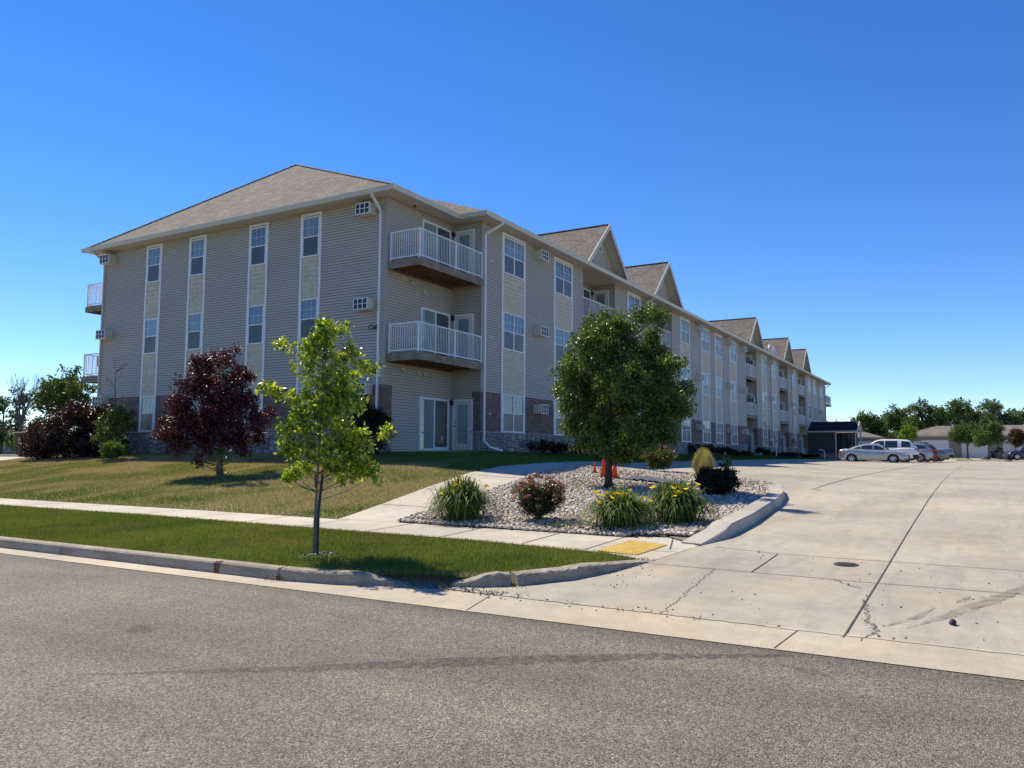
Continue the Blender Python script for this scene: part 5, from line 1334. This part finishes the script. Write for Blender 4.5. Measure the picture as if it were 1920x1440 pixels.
# dead tree
x, y = at(38, 96); r = empty('dead_tree', (x, y, 1.28), label='bare dead tree with spreading grey branches far left', cat='tree')
m = MB(); rs = random.Random(12)
def branch(p, d, L, rad, lev):
    q = p + d * L; mid = p + d * L * .5 + np.array([rs.uniform(-.06, .06), rs.uniform(-.06, .06), 0]) * L
    limb_tubes(m, [p, mid, q], [rad, rad * .8, rad * .55], 5 if lev < 3 else 3)
    if lev >= 5: return
    for k in range(3 if lev else 5):
        nd = d + np.array([rs.uniform(-1, 1), rs.uniform(-1, 1), rs.uniform(-.15, .55)]) * .62; nd /= np.linalg.norm(nd)
        st = p + (q - p) * (rs.uniform(.5, 1.0)); branch(st, nd, L * rs.uniform(.55, .8), rad * .5, lev + 1)
branch(np.array([0, 0, 0.]), np.array([-.02, 0, 1.]), 3.9, .22, 0)
m.build('trunk', mat_bark('dead_bark', (.09, .07, .07), (.17, .14, .14)), r)

# ------------------------------------------------------------------ garages
def garage(name, x, ya, yb, depth, z0, label, doors_, hipl):
    r = empty(name, (x, (ya + yb) / 2, z0), label=label, cat='garage', group='low garages at the end of the parking lot'); ym = (ya + yb) / 2; A = ya - ym; B = yb - ym; h = 2.75
    m = MB(); m.box(0, depth, A, B, -.3, h); m.build('wall', basic('garage_siding', (.30, .265, .235), .7), r)
    m = MB(); e = .4; k = hipl
    m.add([(-e, A - e, h), (depth + e, A - e, h), (depth + e, B + e, h), (-e, B + e, h), (depth / 2, A + k, h + 1.35), (depth / 2, B - k, h + 1.35)], [(0, 1, 4), (2, 3, 5), (0, 4, 5, 3), (1, 2, 5, 4), (0, 3, 2, 1)])
    m.build('roof', M['shingle'], r)
    m = MB(); m.box(-e - .02, -e + .1, A - e, B + e, h - .14, h + .05); m.build('fascia', M['almond'], r)
    for (a, b) in doors_:
        m = MB(); m.box(-.06, .1, a - ym, b - ym, 0, 2.2)
        d = m.build('garage_door', M['white'], r)
        m = MB()
        for q in range(1, 4): m.box(-.068, -.061, a - ym + .02, b - ym - .02, q * .55 - .01, q * .55 + .01)
        m.build('panel_joint', M['corner'], d)
    return r
garage('garage', 112.5, -40, 8.4, 8, 1.46, 'long low garage with white doors behind the island trees', [(6.0 - k * 4.35 - 3.0, 6.0 - k * 4.35) for k in range(10)], 4)
garage('garage', 120, 11.4, 34, 8, 1.46, 'short garage seen between the porch and the parked cars', [(12.6 + k * 4, 15.8 + k * 4) for k in range(5)], 4)
x, y = at(-25, 150)
r = garage('garage', 0, -12, 12, 9, 0, 'grey-roofed low garage at the far left edge', [], 4); r.location = (x, y, 1.3); r.rotation_euler = (0, 0, .9)
# island pads at the lot end
m = MB(); P = [at(px, d) for px, d in ((1735, 118), (1790, 98), (1880, 95), (1893, 100), (1850, 112))]
m.add([(a, b, gz(a, b) + .14) for a, b in P] + [(a, b, gz(a, b) - .1) for a, b in P], [(0, 1, 2, 3, 4)] + [(i, (i + 1) % 5, 5 + (i + 1) % 5, 5 + i) for i in range(5)])
m.build('parking_island', M['walk'])['kind'] = 'structure'
m = MB(); P = [at(px, d) for px, d in ((1740, 117), (1790, 99.5), (1820, 99), (1815, 114))]
m.add([(a, b, gz(a, b) + .16) for a, b in P], [(0, 1, 2, 3)]); m.build('island_turf', M['lawn'])['kind'] = 'structure'
# roof dishes
def dish(x, y, z, label, s=.32, rz=0):
    r = empty('satellite_dish', (x, y, z), rz, label=label, cat='satellite dish', group='dishes on the roof edge')
    m = MB(); m.tube([(0, 0, 0), (0, 0, .35), (0, -.06, .5)], .025, 6); m.tube([(0, -.06, .5), (0, -.45, .42)], .015, 5); m.build('mast', M['black'], r)
    m = MB(); N = 14; vs = [(0, -.02, .55)]; fs = []
    for j in (1, 2):
        for k in range(N): a = 6.283 * k / N; rr_ = s * j / 2; vs.append((rr_ * math.cos(a), -.02 - .10 * (j / 2) ** 2, .55 + rr_ * 1.1 * math.sin(a)))
    for k in range(N): fs += [(0, 1 + k, 1 + (k + 1) % N), (1 + k, 1 + N + k, 1 + N + (k + 1) % N, 1 + (k + 1) % N)]
    m.add(vs, fs); m.build('reflector', M['white'], r, smooth=True)
def roofz(y): return ZS + .172 + (y - EM) * KY
dish(79.6, 17.4, roofz(17.4), 'left satellite dish on the roof edge before the fourth gable', .28, .5)
dish(82.6, 17.6, roofz(17.6), 'right satellite dish on the roof edge before the fourth gable', .36, -.4)
# white marker post, hoop by the porch, balcony things
m = MB(); m.tube([(0, 0, 0), (0, 0, 1.3)], .05, 8); m.tube([(0, 0, 1.3), (0, 0, 1.36)], [.05, .02], 8)
prop(m.build('marker_post', M['white'], None, (76.7, 16.2, gz(76.7, 16.2))), 'thin white post standing in the shaded lawn by the facade', 'post')
m = MB(); m.tube([(0, 0, 0), (0, 0, 1.0), (0, .2, 1.15), (0, .6, 1.15)], .09, 8)
prop(m.build('utility_pipe', M['almond'], None, (98.6, 15.4, 1.15)), 'pale bent pipe standing in front of the entrance porch wall', 'pipe')
r = empty('charcoal_grill', (73.9, 17.75, ZD[2] + .335), label='dark grill on the second-floor balcony of the third recess', cat='grill')
m = MB(); m.ball((0, 0, .72), .27, 12, 8, (1, 1, .8)); m.build('kettle', M['black'], r, smooth=True)
for k in range(3):
    m = MB(); a = k * 2.094; m.tube([(.12 * math.cos(a), .12 * math.sin(a), .55), (.28 * math.cos(a), .28 * math.sin(a), 0)], .014, 5); m.build('leg', M['black'], r)
r = empty('folded_chair', (23.45, 37.1, ZD[2] + .395), label='dark folded chair on the lower balcony at the far left corner', cat='chair')
m = MB(); m.box(-.25, .25, -.03, .03, .45, .95); m.build('backrest', M['black'], r)
m = MB(); m.box(-.25, .25, -.12, -.05, .1, .5); m.build('seat', M['black'], r)
for s in (-.24, .24):
    m = MB(); m.tube([(s, -.1, 0), (s, .02, .98)], .015, 5); m.build('leg', M['black'], r)

# ------------------------------------------------------------------ cars
GLS = mat_pane('car_glass', (.008, .01, .012), (.02, .025, .03), .02, 0); TYR = basic('tyre', (.015, .015, .015), .85); RIM = basic('alloy', (.55, .56, .58), .3, .7, var=.04)
RED = basic('tail_red', (.30, .01, .012), .25, coat=1); LMP = basic('head_clear', (.55, .58, .62), .12, .3, coat=1); PLS = basic('black_plastic', (.02, .02, .02), .6)
def car(name, loc, rz, label, paint, kind='sedan', L=4.55, W=1.80, H=1.43):
    r = empty(name, loc, rz, label=label, cat='car', group='cars parked in the lot')
    f = L / 4.55
    if kind == 'sedan':
        T = [(-2.27, .62), (-2.2, .95), (-2.0, 1.02), (-1.5, 1.03), (-.5, .98), (.9, .93), (1.3, .90), (1.9, .80), (2.15, .68), (2.27, .5)]
        Rf = [(-1.62, 1.02), (-1.15, 1.22), (-.6, 1.38), (-.1, 1.43), (.3, 1.40), (.75, 1.20), (1.15, .93)]
    elif kind == 'suv':
        T = [(-2.27, .75), (-2.22, 1.12), (-1.5, 1.13), (.8, 1.08), (1.2, 1.08), (1.9, 1.02), (2.15, .85), (2.27, .6)]
        Rf = [(-2.2, 1.12), (-1.95, 1.46), (-1.72, 1.70), (-1.0, 1.77), (0, 1.77), (.35, 1.70), (.75, 1.42), (1.1, 1.09)]
    elif kind == 'hatch':
        T = [(-2.27, .7), (-2.2, 1.0), (-1.5, 1.02), (.8, .96), (1.3, .92), (1.9, .82), (2.15, .7), (2.27, .5)]
        Rf = [(-2.18, 1.0), (-1.9, 1.28), (-1.6, 1.44), (-.6, 1.5), (.2, 1.46), (.7, 1.22), (1.15, .94)]
    else:
        T = [(-2.27, .75), (-2.25, 1.12), (-1.0, 1.12), (-.5, 1.12), (.9, 1.06), (1.3, 1.06), (2.0, 1.02), (2.2, .85), (2.27, .6)]
        Rf = [(-.75, 1.12), (-.62, 1.6), (-.45, 1.74), (.2, 1.76), (.5, 1.66), (.9, 1.32), (1.1, 1.07)]
    zs = H / max(z for _, z in Rf); T = [(a * f, b * zs) for a, b in T]; Rf = [(a * f, b * zs) for a, b in Rf]
    wb = 1.38 * f; wr = .33 if kind in ('sedan', 'hatch') else .38
    xs_ = np.unique(np.concatenate([np.linspace(-L / 2, L / 2, 60)] + [c + wr * 1.14 * np.cos(np.linspace(0, np.pi, 15)) for c in (-wb, wb)]))
    Tz = np.interp(xs_, [a for a, _ in T], [b for _, b in T]); hw = W / 2 * (1 - .10 * np.clip((abs(xs_) - L * .36) / (L * .14), 0, 1) ** 2)
    Bz = np.full_like(xs_, .22 if kind in ('sedan', 'hatch') else .34) + .12 * np.clip((abs(xs_) - L * .44) / (L * .06), 0, 1)
    for c in (-wb, wb):
        k = abs(xs_ - c) < wr * 1.14; Bz[k] = np.maximum(Bz[k], wr + np.sqrt(np.maximum(0, (wr * 1.14) ** 2 - (xs_[k] - c) ** 2)) - .02)
    m = MB(); vs = []
    for x, t, b, w in zip(xs_, Tz, Bz, hw):
        h = t - b; sec = [(w * .93, b), (w * .985, b + h * .12), (w, b + h * .45), (w * .975, b + h * .78), (w * .93, b + h * .92), (w * .84, t), (0, t + .035)]
        vs += [(x, -y, z) for y, z in sec] + [(x, y, z) for y, z in sec[-2::-1]]
    q = 13; n = len(xs_); fs = [(i * q + k, i * q + k + 1, (i + 1) * q + k + 1, (i + 1) * q + k) for i in range(n - 1) for k in range(q - 1)] + [tuple(range(q))[::-1], tuple(range((n - 1) * q, n * q))]
    m.add(vs, [f_[::-1] for f_ in fs]); m.build('body', paint, r, smooth=True)
    ra, rb = Rf[0][0], Rf[-1][0]; xr = np.linspace(ra, rb, 30); Rz = np.interp(xr, [a for a, _ in Rf], [b for _, b in Rf]); Tb = np.interp(xr, [a for a, _ in T], [b for _, b in T])
    wlow, wtop = W / 2 * .86, W / 2 * .70
    def gy(x, z):
        t0 = np.interp(x, [a for a, _ in T], [b for _, b in T]); return wlow + (wtop - wlow) * min(1, max(0, (z - t0) / (H - t0)))
    m = MB(); vs = []
    for x, z, t in zip(xr, Rz, Tb):
        t = min(t, z); sec = [(gy(x, t), t - .02), (gy(x, z) + .01, max(t, z - .08)), (gy(x, z) * .9, z - .015), (0, z + .015)]
        vs += [(x, -y, zz) for y, zz in sec] + [(x, y, zz) for y, zz in sec[-2::-1]]
    q = 7; n = 30; m.add(vs, [((i + 1) * q + k, (i + 1) * q + k + 1, i * q + k + 1, i * q + k) for i in range(n - 1) for k in range(q - 1)]); m.build('cabin_roof', paint, r, smooth=True)
    # side glass
    x0, x1 = ra + .30 * (1 if kind != 'sedan' else .9), rb - .28; cuts = {'sedan': [x0, -.75 * f, .08 * f, x1], 'suv': [x0 + .08, -1.22 * f, -1.05 * f, -.2 * f, x1 - .1], 'hatch': [x0, -.8 * f, .05 * f, x1], 'pickup': [-.58 * f, .0, .1, x1]}[kind]
    for s in (-1, 1):
        for a, b in zip(cuts[:-1], cuts[1:]):
            if b - a < .25: continue
            a += .035; b -= .035; P = []
            up = [(x, min(np.interp(x, xr, Rz) - .11, H - .13)) for x in np.linspace(a, b, 7)]; lo = [(x, np.interp(x, [c for c, _ in T], [d for _, d in T]) + .035) for x in np.linspace(a, b, 7)]
            up = [(x, max(z, l[1] + .02)) for (x, z), l in zip(up, lo)]
            P = [(x, s * (gy(x, z) + .016), z) for x, z in lo] + [(x, s * (gy(x, z) + .022), z) for x, z in up[::-1]]
            m = MB(); m.add(P, [tuple(range(14)) if s < 0 else tuple(range(14))[::-1]]); m.build('side_window', GLS, r)
    for nm, (u0, u1) in (('windscreen', (.70, .97)), ('rear_window', (.03, .26 if kind == 'sedan' else .16))):
        P = []; xa = ra + (rb - ra) * u0; xb = ra + (rb - ra) * u1; N = 6
        L1 = [(x, np.interp(x, xr, Rz)) for x in np.linspace(xa, xb, N)]
        m = MB(); vs = []
        for x, z in L1: w = gy(x, z) * .88; vs += [(x, -w, z + .012 - .012), (x, 0, z + .032), (x, w, z)]
        vs = [(x + (.012 if nm == 'windscreen' else -.012), y, z + .012) for x, y, z in vs]
        m.add(vs, [((i + 1) * 3 + k, (i + 1) * 3 + k + 1, i * 3 + k + 1, i * 3 + k) for i in range(N - 1) for k in range(2)]); m.build(nm, GLS, r, smooth=True)
    for cx in (-wb, wb):
        for s in (-1, 1):
            w = empty('wheel', (cx, s * (W / 2 - .12), wr)); w.parent = r
            m = MB(); N = 24; pr = [(wr * .62, -.10), (wr * .9, -.11), (wr, -.08), (wr, .08), (wr * .9, .11), (wr * .62, .10)]; vs = []; 
            for k in range(N):
                a = 6.2832 * k / N
                for rr_, yy in pr: vs.append((rr_ * math.cos(a), yy, rr_ * math.sin(a)))
            m.add(vs, [(k * 6 + j, k * 6 + (j + 1) % 6, ((k + 1) % N) * 6 + (j + 1) % 6, ((k + 1) % N) * 6 + j) for k in range(N) for j in range(6)]); m.build('tyre', TYR, w, smooth=True)
            m = MB(); yo = s * .085
            m.tube([(0, yo - .01, 0), (0, yo + .012, 0)], wr * .16, 12)
            for k in range(5):
                a = 6.2832 * k / 5 + .3; ca, sa = math.cos(a), math.sin(a); e = .045; R_ = wr * .64
                m.add([(ca * .03 - sa * e * .7, yo, sa * .03 + ca * e * .7), (ca * .03 + sa * e * .7, yo, sa * .03 - ca * e * .7), (ca * R_ + sa * e, yo, sa * R_ - ca * e), (ca * R_ - sa * e, yo, sa * R_ + ca * e)], [(0, 1, 2, 3) if s > 0 else (3, 2, 1, 0)])
            ring = [(wr * .62 * math.cos(6.2832 * k / 24), yo, wr * .62 * math.sin(6.2832 * k / 24)) for k in range(25)]; m.tube(ring, .022, 5, False); m.build('rim', RIM, w)
            m = MB(); m.disc((0, 0, 0), (0, 1, 0), wr * .6, .1, 20); m.build('brake_well', PLS, w)
    for s in (-1, 1):
        m = MB(); m.box(L / 2 - .30, L / 2 - .05, s * W * .36 - .14, s * W * .36 + .14, .56 * zs + .02, .70 * zs + .02); m.build('headlight', LMP, r, bevel=.03)
        m = MB(); zt = {'sedan': .78, 'suv': .95, 'hatch': .9, 'pickup': .85}[kind] * zs; m.box(-L / 2 - .005, -L / 2 + .22, s * W * .40 - .11, s * W * .40 + .10, zt - .09, zt + .12); m.build('tail_light', RED, r, bevel=.02)
        m = MB(); m.ball((rb - .25, s * (W / 2 * .98 + .03), np.interp(rb - .25, [a for a, _ in T], [b for _, b in T]) + .08), .1, 8, 6, (.6, 1, .7)); m.build('mirror', paint, r, smooth=True)
        for hx in (-.62, .30):
            m = MB(); m.box(hx * f - .09, hx * f + .09, s * W / 2 - .01, s * W / 2 + .018, Tz.max() * .80, Tz.max() * .80 + .03); m.build('door_handle', paint, r, bevel=.006)
    bm_ = PLS if kind in ('suv', 'pickup') else paint; tall = kind in ('suv', 'pickup')
    m = MB(); m.box(-L / 2 - .03, -L / 2 + (.35 if tall else .06), -W * (.49 if tall else .42), W * (.49 if tall else .42), .33, .62 if tall else .45); m.build('bumper', bm_, r, bevel=.02)
    m = MB(); m.box(L / 2 - .07, L / 2 + .02, -W * .36, W * .36, .30, .46); m.build('bumper', bm_, r, bevel=.02)
    m = MB(); m.box(-L / 2 - .04, -L / 2 - .031, -.16, .16, .52, .66); m.build('licence_plate', M['trim'], r)
    m = MB(); m.box(-L / 2 + .4, L / 2 - .4, -W / 2 + .12, W / 2 - .12, .18, .5); m.build('underbody', PLS, r)
    return r
def cz(x, y): return gz(x, y)
car('parked_sedan', (63.9, 6.6, cz(63.9, 6.6) - .08), -math.pi / 2, 'silver sedan parked side-on nearest the camera', mat_paint('silver_paint', (.42, .45, .47), .3, .35))
car('parked_suv', (68.0, 6.35, cz(68, 6.35) - .07), math.pi / 2, 'white SUV parked behind the silver sedan', mat_paint('white_paint', (.80, .80, .80), .3), 'suv', 5.0, 1.98, 1.80)
car('parked_hatchback', (71.2, 5.2, cz(71, 5.2)), math.pi / 2, 'silver grey hatchback parked right of the white SUV', mat_paint('grey_silver_paint', (.36, .38, .40), .3, .4), 'hatch', 4.3, 1.76, 1.5)
car('parked_hatchback', (74.2, 4.9, cz(74, 4.9)), math.pi / 2, 'dark red hatchback between two grey cars', mat_paint('dark_red_paint', (.16, .012, .018), .3), 'hatch', 4.3, 1.76, 1.5)
car('parked_sedan', (77.2, 4.5, cz(77, 4.5)), math.pi / 2, 'dark grey sedan at the right end of the parked row', mat_paint('grey_paint', (.17, .18, .19), .3, .4), 'sedan', 4.5, 1.8, 1.45)
car('parked_pickup', (84.5, 4.7, cz(84.5, 4.7)), math.pi / 2, 'grey-blue pickup truck with its tailgate out behind the parked row', mat_paint('slate_paint', (.16, .22, .26), .3, .3), 'pickup', 5.6, 1.95, 1.85)
x, y = at(1921, 108); car('parked_suv', (x, y, gz(x, y)), math.pi * .62, 'dark blue car cut off by the right edge of the view', mat_paint('navy_paint', (.02, .025, .05), .3), 'suv', 4.5, 1.85, 1.7)
